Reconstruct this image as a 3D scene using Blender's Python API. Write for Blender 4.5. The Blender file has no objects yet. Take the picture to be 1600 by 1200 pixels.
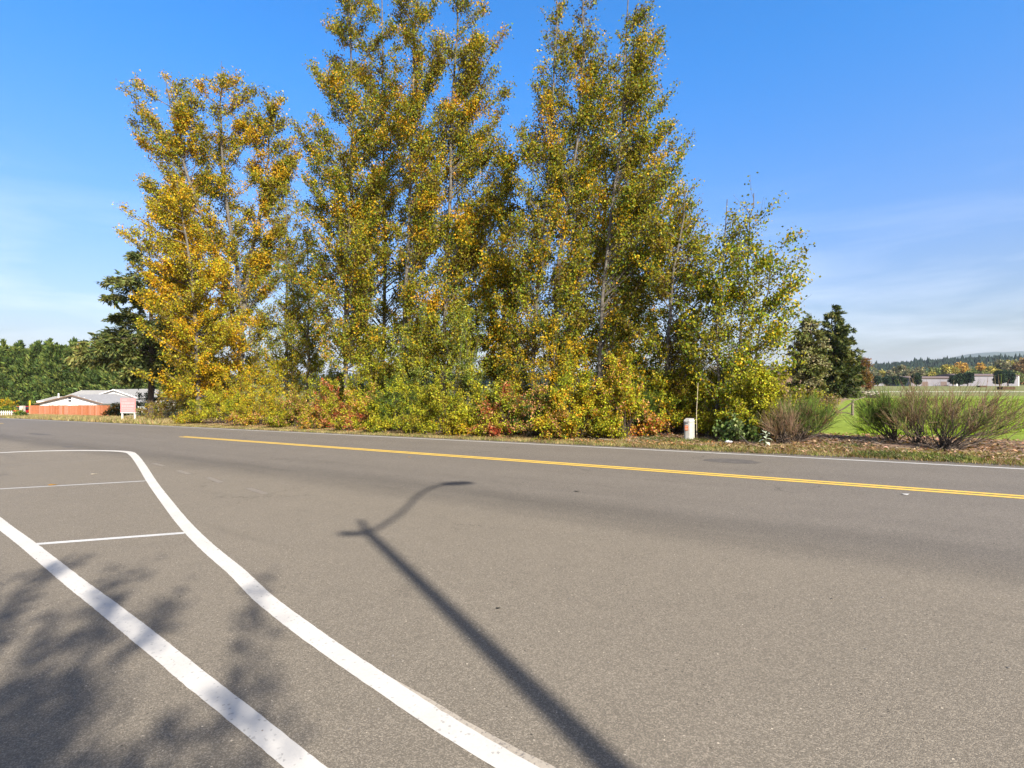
import bpy, bmesh, math, random
import numpy as np
from mathutils import Vector

R = math.radians
random.seed(7)
sc = bpy.context.scene
col = bpy.data.collections.new("Place"); sc.collection.children.link(col)

# ------------------------------------------------------------------ camera, sky, sun, exposure
CAM_H = 2.3          # metres above the asphalt
FPX = 800.0          # focal length in pixels of a 1600 px wide picture
cam = bpy.data.cameras.new("camera"); camo = bpy.data.objects.new("camera", cam); col.objects.link(camo)
cam.sensor_fit = 'HORIZONTAL'; cam.sensor_width = 36.0; cam.lens = 18.0
cam.clip_start = 0.05; cam.clip_end = 40000
camo.location = (0, 0, CAM_H); camo.rotation_euler = (R(90), 0, 0)
sc.camera = camo

SUN_EL = R(35.0)
SUN_DIR = Vector((0.492*math.cos(SUN_EL), -0.870*math.cos(SUN_EL), math.sin(SUN_EL))).normalized()   # towards the sun
w = bpy.data.worlds.new("World"); sc.world = w; w.use_nodes = True
nt = w.node_tree; nt.nodes.clear()
def N(t, **k):
    n = nt.nodes.new(t)
    for a, b in k.items(): setattr(n, a, b)
    return n
out = N('ShaderNodeOutputWorld'); bg = N('ShaderNodeBackground'); sky = N('ShaderNodeTexSky')
sky.sky_type = 'NISHITA'; sky.sun_disc = False; sky.sun_elevation = SUN_EL
sky.sun_rotation = math.atan2(SUN_DIR.x, SUN_DIR.y)
sky.altitude = 0; sky.air_density = 1.0; sky.dust_density = 2.2; sky.ozone_density = 1.2
hs = N('ShaderNodeHueSaturation'); hs.inputs['Saturation'].default_value = 1.12
nt.links.new(sky.outputs[0], hs.inputs['Color'])
tc = N('ShaderNodeTexCoord'); mp = N('ShaderNodeMapping'); mp.inputs['Scale'].default_value = (1.6, 1.6, 9.0)
mp.inputs['Rotation'].default_value = (0.10, 0.06, 0)
nz = N('ShaderNodeTexNoise'); nz.inputs['Scale'].default_value = 1.9; nz.inputs['Detail'].default_value = 7; nz.inputs['Roughness'].default_value = .55
nz.inputs['Distortion'].default_value = .4
nt.links.new(tc.outputs['Generated'], mp.inputs['Vector']); nt.links.new(mp.outputs[0], nz.inputs['Vector'])
cr = N('ShaderNodeMapRange'); cr.inputs['From Min'].default_value = .44; cr.inputs['From Max'].default_value = .72
nt.links.new(nz.outputs['Fac'], cr.inputs['Value'])
sep = N('ShaderNodeSeparateXYZ'); nt.links.new(tc.outputs['Generated'], sep.inputs[0])
elv = N('ShaderNodeMapRange'); elv.inputs['From Min'].default_value = .34; elv.inputs['From Max'].default_value = .06
nt.links.new(sep.outputs['Z'], elv.inputs['Value'])
mul = N('ShaderNodeMath', operation='MULTIPLY'); nt.links.new(cr.outputs[0], mul.inputs[0]); nt.links.new(elv.outputs[0], mul.inputs[1])
mul2 = N('ShaderNodeMath', operation='MULTIPLY'); mul2.inputs[1].default_value = .5; nt.links.new(mul.outputs[0], mul2.inputs[0])
mx = N('ShaderNodeMix', data_type='RGBA'); mx.inputs[7].default_value = (4.6, 4.95, 5.7, 1)
nt.links.new(mul2.outputs[0], mx.inputs[0]); 
tint = N('ShaderNodeValToRGB'); tint.color_ramp.interpolation = 'B_SPLINE'; te = tint.color_ramp.elements
def c3(c): return (c[0]/2.5, c[1]/2.5, c[2]/2.5, 1)
te[0].position = 0.0; te[0].color = c3((.60, .58, .64)); te[1].position = .52; te[1].color = c3((.22, .90, 1.42))
for p_, c_ in ((.12, (.66, .65, .74)), (.29, (.54, .75, 1.06))):
    q_ = te.new(p_); q_.color = c3(c_)
nt.links.new(sep.outputs['Z'], tint.inputs[0])
# the blue deepens away from the sun and whitens towards it
dp = N('ShaderNodeVectorMath', operation='DOT_PRODUCT'); dp.inputs[1].default_value = SUN_DIR; nt.links.new(tc.outputs['Generated'], dp.inputs[0])
sm_ = N('ShaderNodeMapRange'); sm_.interpolation_type = 'SMOOTHSTEP'; sm_.inputs['From Min'].default_value = 0.0; sm_.inputs['From Max'].default_value = .75
nt.links.new(dp.outputs['Value'], sm_.inputs['Value'])
tmx = N('ShaderNodeMix', data_type='RGBA'); tmx.inputs[7].default_value = c3((.62, .60, .62)); nt.links.new(sm_.outputs[0], tmx.inputs[0]); nt.links.new(tint.outputs[0], tmx.inputs[6])
tsc = N('ShaderNodeVectorMath', operation='SCALE'); tsc.inputs['Scale'].default_value = 2.5; nt.links.new(tmx.outputs[2], tsc.inputs[0])
tm = N('ShaderNodeVectorMath', operation='MULTIPLY'); nt.links.new(hs.outputs[0], tm.inputs[0]); nt.links.new(tsc.outputs[0], tm.inputs[1])
nt.links.new(tm.outputs[0], mx.inputs[6]); nt.links.new(mx.outputs[2], bg.inputs['Color'])
bg.inputs['Strength'].default_value = 0.09
nt.links.new(bg.outputs[0], out.inputs[0])

sun = bpy.data.lights.new("sun", 'SUN'); suno = bpy.data.objects.new("sun", sun); col.objects.link(suno)
sun.energy = 4.0; sun.angle = R(0.6); sun.color = (1.0, .96, .90)
suno.rotation_euler = SUN_DIR.to_track_quat('Z', 'Y').to_euler()
vs = sc.view_settings; vs.view_transform = 'Standard'; vs.look = 'None'; vs.exposure = 1.46; vs.gamma = 1.0; vs.use_curve_mapping = False
sc.cycles.max_bounces = 6; sc.cycles.transparent_max_bounces = 4; sc.cycles.volume_bounces = 0

HAZE = 0.00007      # density of the air
# ------------------------------------------------------------------ where things stand
EX0, ED, EN = 19.95, 0.68, 1.209        # far edge line of the road: Y = EX0 - ED*X
UX, UY = 1/EN, -ED/EN                   # along the road (to the right)
VX, VY = ED/EN, 1/EN                    # across it, away from the camera
def uv(u, v): return (u*UX + v*VX, EX0 + u*UY + v*VY)
def vdist(x, y): return (y + ED*x - EX0)/EN
def softG(x):
    x = np.asarray(x, float)
    hi, lo, k = 17.0, -125.0, 4.0
    a = hi - k*np.logaddexp(0, (hi - x)/k)
    a = lo + k*np.logaddexp(0, (a - lo)/k)
    return 0.03*a
def G(x): return float(softG(x)) if abs(float(x) - 13) > 1e9 else float(softG(x))
def sst(x, a, b):
    t = np.clip((np.asarray(x, float) - a)/(b - a), 0, 1); return t*t*(3 - 2*t)
def Hf(x, y):
    x = np.asarray(x, float); y = np.asarray(y, float)
    e = (y + ED*x - EX0)/EN
    h = softG(x)
    h = h - .45*sst(e, 2, 8)*sst(-x, 28, 45)
    h = h + np.clip(y - 35, 0, 230)*.0038*sst(x, 0, 30)*sst(e, 5, 20)
    return h
def H(x, y): return float(Hf(x, y))
def at(px, py, Y): return ((px - 800)*Y/FPX, Y, CAM_H - (py - 600)*Y/FPX)
def gp(px, py):          # point of the sloping asphalt seen at a pixel
    Y = FPX*CAM_H/(py - 600 + .03*(px - 800)); return ((px - 800)*Y/FPX, Y)
def onroad(px, e):       # point e metres beyond the far edge line, in the direction of column px
    k = (px - 800)/FPX; Y = (EX0 + EN*e)/(1 + ED*k); return (k*Y, Y)

# ------------------------------------------------------------------ helpers
def tag(o, label=None, cat=None, group=None, kind=None):
    if label: o['label'] = label
    if cat: o['category'] = cat
    if group: o['group'] = group
    if kind: o['kind'] = kind
    return o
def link(o, parent=None):
    col.objects.link(o)
    if parent is not None: o.parent = parent
    return o
def empty(name, loc, rz=0):
    o = bpy.data.objects.new(name, None); o.location = loc; o.rotation_euler = (0, 0, rz); o.empty_display_size = .3
    return link(o)
def npmesh(name, V, faces, mat, parent=None, colors=None, smooth=False, attrs=None, origin=(0, 0, 0)):
    """V (n,3); faces: (m,3) or (m,4) int array or list of such arrays."""
    if not isinstance(faces, (list, tuple)): faces = [faces]
    faces = [f for f in faces if len(f)]
    V = np.asarray(V, np.float32) - np.asarray(origin, np.float32)
    me = bpy.data.meshes.new(name)
    nl = sum(f.size for f in faces); nf = sum(len(f) for f in faces)
    me.vertices.add(len(V)); me.vertices.foreach_set('co', V.ravel())
    me.loops.add(nl); me.loops.foreach_set('vertex_index', np.concatenate([f.ravel() for f in faces]).astype(np.int32))
    me.polygons.add(nf)
    tot = np.concatenate([np.full(len(f), f.shape[1], np.int32) for f in faces])
    st = np.concatenate([[0], np.cumsum(tot)[:-1]]).astype(np.int32)
    me.polygons.foreach_set('loop_start', st); me.polygons.foreach_set('loop_total', tot)
    if smooth: me.polygons.foreach_set('use_smooth', np.ones(nf, bool))
    me.update(calc_edges=True)
    if colors is not None:
        a = me.attributes.new('leafcol', 'FLOAT_COLOR', 'FACE')
        c = np.ones((nf, 4), np.float32); c[:, :3] = colors; a.data.foreach_set('color', c.ravel())
    if attrs:
        for k, arr in attrs.items():
            a = me.attributes.new(k, 'FLOAT', 'POINT'); a.data.foreach_set('value', np.asarray(arr, np.float32).ravel())
    if mat: me.materials.append(mat)
    o = bpy.data.objects.new(name, me); return link(o, parent)
class MB:
    """collects simple solids and builds ONE mesh object"""
    def __init__(s): s.v = []; s.f = []
    def add(s, vs, fs):
        b = len(s.v); s.v += [tuple(v) for v in vs]; s.f += [tuple(i + b for i in f) for f in fs]; return s
    def box(s, x0, x1, y0, y1, z0, z1):
        return s.add([(x0,y0,z0),(x1,y0,z0),(x1,y1,z0),(x0,y1,z0),(x0,y0,z1),(x1,y0,z1),(x1,y1,z1),(x0,y1,z1)],
                     [(0,3,2,1),(4,5,6,7),(0,1,5,4),(1,2,6,5),(2,3,7,6),(3,0,4,7)])
    def prism(s, poly, axis, a, b):
        """poly: 2D outline extruded along axis ('x','y','z') from a to b"""
        n = len(poly)
        def P(p, t): return {'x': (t, p[0], p[1]), 'y': (p[0], t, p[1]), 'z': (p[0], p[1], t)}[axis]
        vs_ = [P(p, a) for p in poly] + [P(p, b) for p in poly]
        fs = [tuple(range(n))[::-1], tuple(range(n, 2*n))] + [(i, (i+1) % n, n+(i+1) % n, n+i) for i in range(n)]
        return s.add(vs_, fs)
    def tube(s, pts, rad, n=8, cap=True):
        pts = [Vector(p) for p in pts]
        if not isinstance(rad, (list, tuple)): rad = [rad]*len(pts)
        rings = []
        for i, p in enumerate(pts):
            d = (pts[min(i+1, len(pts)-1)] - pts[max(i-1, 0)]).normalized()
            a = d.cross(Vector((0, 0, 1)) if abs(d.z) < .9 else Vector((1, 0, 0))).normalized(); b = d.cross(a)
            rings.append([tuple(p + (a*math.cos(t) + b*math.sin(t))*rad[i]) for t in [2*math.pi*k/n for k in range(n)]])
        b0 = len(s.v)
        for r in rings: s.v += r
        for i in range(len(rings)-1):
            for k in range(n):
                s.f.append((b0+i*n+k, b0+i*n+(k+1) % n, b0+(i+1)*n+(k+1) % n, b0+(i+1)*n+k))
        if cap:
            s.f.append(tuple(b0+k for k in range(n))[::-1]); s.f.append(tuple(b0+(len(rings)-1)*n+k for k in range(n)))
        return s
    def build(s, name, mat, parent=None, smooth=False, bevel=0):
        me = bpy.data.meshes.new(name); me.from_pydata(s.v, [], s.f)
        bm = bmesh.new(); bm.from_mesh(me); bmesh.ops.recalc_face_normals(bm, faces=bm.faces)
        if bevel: bmesh.ops.bevel(bm, geom=list(bm.edges), offset=bevel, segments=2, affect='EDGES', clamp_overlap=True)
        bm.to_mesh(me); bm.free()
        if smooth:
            for p in me.polygons: p.use_smooth = True
        me.materials.append(mat); o = bpy.data.objects.new(name, me); return link(o, parent)

# ------------------------------------------------------------------ materials
def mat_base(name):
    m = bpy.data.materials.new(name); m.use_nodes = True; t = m.node_tree
    b = t.nodes['Principled BSDF']; return m, t, b
def simple(name, c, rough=.6, metal=0, noise=0, nscale=6, bump=0, bscale=40, c2=None, spec=.3):
    m, t, b = mat_base(name)
    b.inputs['Base Color'].default_value = (*c, 1); b.inputs['Roughness'].default_value = rough; b.inputs['Metallic'].default_value = metal
    b.inputs['Specular IOR Level'].default_value = spec
    tcn = t.nodes.new('ShaderNodeTexCoord')
    if noise or c2:
        n = t.nodes.new('ShaderNodeTexNoise'); n.inputs['Scale'].default_value = nscale; n.inputs['Detail'].default_value = 6; n.inputs['Roughness'].default_value = .65
        t.links.new(tcn.outputs['Object'], n.inputs['Vector'])
        r = t.nodes.new('ShaderNodeValToRGB'); r.color_ramp.elements[0].position = .35; r.color_ramp.elements[1].position = .68
        d = c2 if c2 else tuple(x*(1-noise) for x in c)
        r.color_ramp.elements[0].color = (*d, 1); r.color_ramp.elements[1].color = (*c, 1)
        t.links.new(n.outputs['Fac'], r.inputs[0]); t.links.new(r.outputs[0], b.inputs['Base Color'])
    if bump:
        n2 = t.nodes.new('ShaderNodeTexNoise'); n2.inputs['Scale'].default_value = bscale; n2.inputs['Detail'].default_value = 5
        t.links.new(tcn.outputs['Object'], n2.inputs['Vector'])
        bp = t.nodes.new('ShaderNodeBump'); bp.inputs['Strength'].default_value = bump; bp.inputs['Distance'].default_value = .02
        t.links.new(n2.outputs['Fac'], bp.inputs['Height']); t.links.new(bp.outputs[0], b.inputs['Normal'])
    return m
def leaf_mat(name, transl=.38, rough=.5):
    m = bpy.data.materials.new(name); m.use_nodes = True; t = m.node_tree; b = t.nodes['Principled BSDF']; o = t.nodes['Material Output']
    a = t.nodes.new('ShaderNodeAttribute'); a.attribute_name = 'leafcol'
    t.links.new(a.outputs['Color'], b.inputs['Base Color']); b.inputs['Roughness'].default_value = rough; b.inputs['Specular IOR Level'].default_value = .13
    tr = t.nodes.new('ShaderNodeBsdfTranslucent')
    g = t.nodes.new('ShaderNodeHueSaturation'); g.inputs['Value'].default_value = 1.25; g.inputs['Saturation'].default_value = 1.1
    t.links.new(a.outputs['Color'], g.inputs['Color']); t.links.new(g.outputs[0], tr.inputs['Color'])
    mx = t.nodes.new('ShaderNodeMixShader'); mx.inputs[0].default_value = transl
    t.links.new(b.outputs[0], mx.inputs[1]); t.links.new(tr.outputs[0], mx.inputs[2]); t.links.new(mx.outputs[0], o.inputs[0])
    return m
M = {}
M['leaf'] = leaf_mat('leaf', .27, .55); M['needle'] = leaf_mat('needle', .15, .6); M['twig'] = leaf_mat('twig', .05, .8); M['blade'] = leaf_mat('grass_blade', .3, .7)
M['bark'] = simple('pale_bark', (.17, .15, .12), .9, c2=(.06, .05, .038), nscale=5, bump=.6, bscale=14)
M['dark_bark'] = simple('dark_bark', (.10, .075, .055), .9, c2=(.045, .033, .025), nscale=6, bump=.6, bscale=14)

def asphalt_material():
    m, t, b = mat_base('worn_asphalt'); L = t.links
    geo = t.nodes.new('ShaderNodeNewGeometry'); sp = t.nodes.new('ShaderNodeSeparateXYZ'); L.new(geo.outputs['Position'], sp.inputs[0])
    def math_(op, a, bb=None, c=None):
        n = t.nodes.new('ShaderNodeMath'); n.operation = op
        for i, q in enumerate((a, bb, c)):
            if q is None: continue
            if isinstance(q, (int, float)): n.inputs[i].default_value = q
            else: L.new(q, n.inputs[i])
        return n.outputs[0]
    def noise(scale, detail=5, rough=.6, vec=None, dist=0):
        n = t.nodes.new('ShaderNodeTexNoise'); n.inputs['Scale'].default_value = scale; n.inputs['Detail'].default_value = detail
        n.inputs['Roughness'].default_value = rough; n.inputs['Distortion'].default_value = dist
        L.new(vec if vec is not None else geo.outputs['Position'], n.inputs['Vector']); return n.outputs['Fac']
    def rng(v, a, bb, c=0., d=1.):
        n = t.nodes.new('ShaderNodeMapRange'); n.interpolation_type = 'SMOOTHSTEP'
        for i, q in enumerate((a, bb, c, d)): n.inputs[i+1].default_value = q
        L.new(v, n.inputs[0]); return n.outputs[0]
    # distance across the road (v) and along it (u)
    v = math_('DIVIDE', math_('SUBTRACT', math_('MULTIPLY_ADD', sp.outputs[0], ED, sp.outputs[1]), EX0), EN)
    u = math_('ADD', math_('MULTIPLY', sp.outputs[0], UX), math_('MULTIPLY', sp.outputs[1], UY))
    wob = math_('MULTIPLY', math_('SUBTRACT', noise(.12, 2), .5), 1.6)
    vw = math_('ADD', v, wob)
    cmb = t.nodes.new('ShaderNodeCombineXYZ'); L.new(math_('MULTIPLY', u, .10), cmb.inputs[0]); L.new(math_('MULTIPLY', v, 1.5), cmb.inputs[1])
    streak = noise(1.0, 6, .6, cmb.outputs[0], .5)
    big = noise(.35, 5, .6); mid = noise(2.2, 6, .65)
    # base tone: the travelled lanes are greyer and a little darker than the pull-out
    lane = rng(vw, -9.6, -7.6)
    cA = t.nodes.new('ShaderNodeMix'); cA.data_type = 'RGBA'
    cA.inputs[6].default_value = (.208, .174, .128, 1); cA.inputs[7].default_value = (.177, .151, .119, 1)
    L.new(lane, cA.inputs[0])
    fac = math_('ADD', .80, math_('MULTIPLY', big, .18)); fac = math_('ADD', fac, math_('MULTIPLY', mid, .18))
    # dark band where the new surface meets the old
    d = math_('ABSOLUTE', math_('ADD', vw, 8.2)); band = rng(d, 1.25, .15)
    st2 = rng(streak, .35, .65, .55, 1.0)
    fac = math_('MULTIPLY', fac, math_('SUBTRACT', 1.0, math_('MULTIPLY', math_('MULTIPLY', band, st2), .27)))
    # wheel paths
    for c0, wd, amt in ((-1.15, .55, .06), (-2.9, .5, .05), (-5.2, .5, -.05), (-6.6, .4, .05)):
        dd = math_('ABSOLUTE', math_('SUBTRACT', vw, c0)); pth = rng(dd, wd, .1)
        fac = math_('MULTIPLY', fac, math_('SUBTRACT', 1.0, math_('MULTIPLY', math_('MULTIPLY', pth, st2), amt)))
    # aggregate
    vo = t.nodes.new('ShaderNodeTexVoronoi'); vo.inputs['Scale'].default_value = 120; L.new(geo.outputs['Position'], vo.inputs['Vector'])
    sepc = t.nodes.new('ShaderNodeSeparateColor'); L.new(vo.outputs['Color'], sepc.inputs[0])
    ag = math_('POWER', sepc.outputs[0], 2.2)
    fine = noise(240, 3, .7)
    fac = math_('MULTIPLY', fac, math_('ADD', .64, math_('MULTIPLY', ag, .70)))
    fac = math_('MULTIPLY', fac, math_('ADD', .60, math_('MULTIPLY', fine, .80)))
    vo2 = t.nodes.new('ShaderNodeTexVoronoi'); vo2.inputs['Scale'].default_value = 26; L.new(geo.outputs['Position'], vo2.inputs['Vector'])
    sc2 = t.nodes.new('ShaderNodeSeparateColor'); L.new(vo2.outputs['Color'], sc2.inputs[0])
    pale = math_('MULTIPLY', rng(sc2.outputs[1], .93, .97), rng(vo2.outputs['Distance'], .22, .12))
    dark = math_('MULTIPLY', rng(sc2.outputs[2], .94, .97), rng(vo2.outputs['Distance'], .25, .12))
    fac = math_('MULTIPLY', fac, math_('ADD', 1.0, math_('MULTIPLY', pale, 1.5)))
    fac = math_('MULTIPLY', fac, math_('SUBTRACT', 1.0, math_('MULTIPLY', dark, .70)))
    # hairline cracks, oil spots and pale scuffs
    vc = t.nodes.new('ShaderNodeTexVoronoi'); vc.feature = 'DISTANCE_TO_EDGE'; vc.inputs['Scale'].default_value = .32
    wv = t.nodes.new('ShaderNodeVectorMath'); wv.operation = 'MULTIPLY_ADD'; nv = t.nodes.new('ShaderNodeTexNoise'); nv.inputs['Scale'].default_value = 1.1; nv.inputs['Detail'].default_value = 8; nv.inputs['Roughness'].default_value = .7
    L.new(geo.outputs['Position'], nv.inputs['Vector']); L.new(nv.outputs['Color'], wv.inputs[0]); wv.inputs[1].default_value = (1.6, 1.6, 0); L.new(geo.outputs['Position'], wv.inputs[2]); L.new(wv.outputs[0], vc.inputs['Vector'])
    crk = math_('MULTIPLY', rng(vc.outputs['Distance'], .006, .001), rng(noise(.21, 3), .52, .60))
    fac = math_('MULTIPLY', fac, math_('SUBTRACT', 1.0, math_('MULTIPLY', crk, .45)))
    stn = rng(noise(.9, 4, .5, cmb.outputs[0]), .60, .72); fac = math_('MULTIPLY', fac, math_('SUBTRACT', 1.0, math_('MULTIPLY', stn, .10)))
    blt = rng(noise(.55, 6, .7, None, 1.2), .60, .75); fac = math_('MULTIPLY', fac, math_('SUBTRACT', 1.0, math_('MULTIPLY', blt, .10)))
    sm = t.nodes.new('ShaderNodeVectorMath'); sm.operation = 'SCALE'; L.new(cA.outputs[2], sm.inputs[0]); L.new(fac, sm.inputs['Scale'])
    L.new(sm.outputs[0], b.inputs['Base Color'])
    b.inputs['Roughness'].default_value = .82; b.inputs['Specular IOR Level'].default_value = .25
    hgt = math_('ADD', math_('MULTIPLY', vo.outputs['Distance'], -.8), math_('MULTIPLY', fine, .6))
    bp = t.nodes.new('ShaderNodeBump'); bp.inputs['Strength'].default_value = .55; bp.inputs['Distance'].default_value = .006
    L.new(hgt, bp.inputs['Height']); L.new(bp.outputs[0], b.inputs['Normal'])
    return m
M['asphalt'] = asphalt_material()

def paint_material(name, c, worn=.5, wear_c=(.19, .16, .125), spots=.55):
    """road paint: thin in places so that the asphalt comes through"""
    m, t, b = mat_base(name); L = t.links
    geo = t.nodes.new('ShaderNodeNewGeometry')
    n = t.nodes.new('ShaderNodeTexNoise'); n.inputs['Scale'].default_value = 38; n.inputs['Detail'].default_value = 8; n.inputs['Roughness'].default_value = .75
    n2 = t.nodes.new('ShaderNodeTexNoise'); n2.inputs['Scale'].default_value = 1.3; n2.inputs['Detail'].default_value = 4
    L.new(geo.outputs['Position'], n.inputs['Vector']); L.new(geo.outputs['Position'], n2.inputs['Vector'])
    ad = t.nodes.new('ShaderNodeMath'); ad.operation = 'MULTIPLY_ADD'; ad.inputs[1].default_value = .35
    L.new(n2.outputs['Fac'], ad.inputs[0]); L.new(n.outputs['Fac'], ad.inputs[2])
    r = t.nodes.new('ShaderNodeValToRGB'); e = r.color_ramp.elements
    e[0].position = spots - .09; e[0].color = (*wear_c, 1); e[1].position = spots; e[1].color = (*[x*.86 for x in c], 1)
    e2 = r.color_ramp.elements.new(min(.98, spots + .25)); e2.color = (*c, 1)
    L.new(ad.outputs[0], r.inputs[0])
    vp = t.nodes.new('ShaderNodeTexVoronoi'); vp.inputs['Scale'].default_value = 60; L.new(geo.outputs['Position'], vp.inputs['Vector']); sx_ = t.nodes.new('ShaderNodeSeparateColor'); L.new(vp.outputs['Color'], sx_.inputs[0])
    pit = t.nodes.new('ShaderNodeMapRange'); pit.inputs[1].default_value = .95; pit.inputs[2].default_value = .98; pit.inputs[3].default_value = 1; pit.inputs[4].default_value = .7; L.new(sx_.outputs[0], pit.inputs[0])
    gr = t.nodes.new('ShaderNodeMapRange'); gr.inputs[1].default_value = .35; gr.inputs[2].default_value = .7; gr.inputs[3].default_value = .93; gr.inputs[4].default_value = 1.03; L.new(n2.outputs['Fac'], gr.inputs[0])
    pm = t.nodes.new('ShaderNodeMath'); pm.operation = 'MULTIPLY'; L.new(pit.outputs[0], pm.inputs[0]); L.new(gr.outputs[0], pm.inputs[1])
    ps = t.nodes.new('ShaderNodeVectorMath'); ps.operation = 'SCALE'; L.new(r.outputs[0], ps.inputs[0]); L.new(pm.outputs[0], ps.inputs['Scale']); L.new(ps.outputs[0], b.inputs['Base Color'])
    b.inputs['Roughness'].default_value = .7
    bp = t.nodes.new('ShaderNodeBump'); bp.inputs['Strength'].default_value = .4; bp.inputs['Distance'].default_value = .004
    L.new(n.outputs['Fac'], bp.inputs['Height']); L.new(bp.outputs[0], b.inputs['Normal'])
    return m
M['white_paint'] = paint_material('white_road_paint', (.53, .49, .425), spots=.41)
M['thin_paint'] = paint_material('thin_white_road_paint', (.42, .40, .37), spots=.56)
M['edge_paint'] = paint_material('edge_line_paint', (.52, .50, .46), spots=.50)
M['ghost_paint'] = paint_material('removed_marking', (.215, .182, .138), spots=.72, wear_c=(.20, .165, .125))
M['yellow_paint'] = paint_material('yellow_road_paint', (.66, .42, .06), spots=.38)
M['cream_paint'] = paint_material('cream_road_paint', (.40, .34, .26), spots=.62, wear_c=(.15, .13, .11))

def ground_material():
    m, t, b = mat_base('verge_and_field'); L = t.links
    geo = t.nodes.new('ShaderNodeNewGeometry')
    def att(n):
        a = t.nodes.new('ShaderNodeAttribute'); a.attribute_name = n; return a.outputs['Fac']
    def noise(s, d=5, r=.6):
        n = t.nodes.new('ShaderNodeTexNoise'); n.inputs['Scale'].default_value = s; n.inputs['Detail'].default_value = d; n.inputs['Roughness'].default_value = r
        L.new(geo.outputs['Position'], n.inputs['Vector']); return n.outputs['Fac']
    def ramp(v, a, ca, bb, cb):
        r = t.nodes.new('ShaderNodeValToRGB'); r.color_ramp.elements[0].position = a; r.color_ramp.elements[1].position = bb
        r.color_ramp.elements[0].color = (*ca, 1); r.color_ramp.elements[1].color = (*cb, 1); L.new(v, r.inputs[0]); return r.outputs[0]
    def mix(f, a, bb):
        n = t.nodes.new('ShaderNodeMix'); n.data_type = 'RGBA'; L.new(f, n.inputs[0]); L.new(a, n.inputs[6]); L.new(bb, n.inputs[7]); return n.outputs[2]
    def soft(mask, nz_, k=.5):
        ma = t.nodes.new('ShaderNodeMath'); ma.operation = 'MULTIPLY_ADD'; ma.inputs[1].default_value = k; L.new(nz_, ma.inputs[0]); L.new(mask, ma.inputs[2])
        r = t.nodes.new('ShaderNodeMapRange'); r.inputs[1].default_value = .5 + k/2 - .12; r.inputs[2].default_value = .5 + k/2 + .12; L.new(ma.outputs[0], r.inputs[0]); return r.outputs[0]
    soil = ramp(noise(3.5, 8, .7), .35, (.13, .085, .055), .68, (.36, .235, .155))
    dry = ramp(noise(2.5, 8, .75), .32, (.14, .12, .045), .66, (.36, .30, .15))
    green = ramp(noise(1.4, 8, .7), .3, (.14, .185, .022), .7, (.22, .275, .04))
    dull = ramp(noise(.05, 6, .7), .35, (.12, .13, .04), .65, (.20, .19, .075))
    gravel = ramp(noise(22, 5, .8), .3, (.14, .12, .095), .7, (.34, .30, .25))
    c = mix(soft(att('soil'), noise(1.2)), dry, soil)
    c = mix(soft(att('green'), noise(.8, 6, .7), .4), c, green)
    c = mix(soft(att('dull'), noise(.06, 4), .5), c, dull)
    c = mix(soft(att('gravel'), noise(4, 5), .6), c, gravel)
    L.new(c, b.inputs['Base Color']); b.inputs['Roughness'].default_value = .95; b.inputs['Specular IOR Level'].default_value = .1
    bp = t.nodes.new('ShaderNodeBump'); bp.inputs['Strength'].default_value = .8; bp.inputs['Distance'].default_value = .06
    L.new(noise(9, 8, .75), bp.inputs['Height']); L.new(bp.outputs[0], b.inputs['Normal'])
    return m
M['ground'] = ground_material()

# ------------------------------------------------------------------ ground, road, markings
def spaced(lim0, lim1, n, k):
    t = np.linspace(-1, 1, n) if lim0 < 0 else np.linspace(0, 1, n)
    s = np.sinh(t*k)/math.sinh(k)
    return s*lim1 if lim0 < 0 else lim0 + s*(lim1 - lim0)
def field_mask(x, y): return sst(x - (17.0 + (y - 27)*.70), -2.5, 1.0)
def sheet(name, us, vs_, mat, zoff=0., asphalt=False):
    U, Vv = np.meshgrid(us, vs_); X = U*UX + Vv*VX; Y = EX0 + U*UY + Vv*VY
    if asphalt: Z = softG(X) + zoff
    else:
        rs = np.random.RandomState(3)
        Z = Hf(X, Y) + zoff
        near = np.exp(-np.abs(Y)/60)*sst(Vv, .6, 3)
        Z = Z + near*(.05*np.sin(X*1.7 + .6*np.sin(Y*1.1)) + .04*np.sin(Y*2.3 + X*.7) + .03*rs.randn(*X.shape))
        Z = Z - .05*np.exp(-((Vv - 1.4)/.8)**2)
    nu, nv = len(us), len(vs_)
    i = np.arange(nu*nv).reshape(nv, nu)
    F = np.stack([i[:-1, :-1], i[:-1, 1:], i[1:, 1:], i[1:, :-1]], -1).reshape(-1, 4)
    at_ = None
    if not asphalt:
        fm = field_mask(X, Y)*sst(Vv, 6.3, 7.3)
        soil = sst(X, 6, 9)*(1 - sst(Vv, 60, 70))*sst(Vv, .9, 1.8)*(1-fm*.3)
        soil = np.maximum(soil, sst(Vv, 1.6, 2.6)*(1 - sst(Vv, 12, 16))*.9)
        dull = sst(Y, 62, 80)*(Vv > 10)
        gravel = np.clip(1 - Vv/.9, 0, 1)*(Vv >= 0)*(.5+.5*sst(X, -3, 6))
        at_ = {'green': fm, 'soil': soil, 'dull': dull, 'gravel': gravel}
    o = npmesh(name, np.stack([X, Y, Z], -1).reshape(-1, 3), F, mat, smooth=True, attrs=at_)
    return tag(o, kind='structure')
us = spaced(-1, 7000, 420, 6.5)
sheet('ground', us, spaced(.32, 7000, 230, 9.0), M['ground'])
sheet('ground', us, -spaced(46.0, 7000, 40, 5.0)[::-1], M['ground'])
sheet('road', us[np.abs(us) < 600], np.array([-46., -30, -20, -12, -6, -3, -1, .315]), M['asphalt'], asphalt=True)
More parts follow.
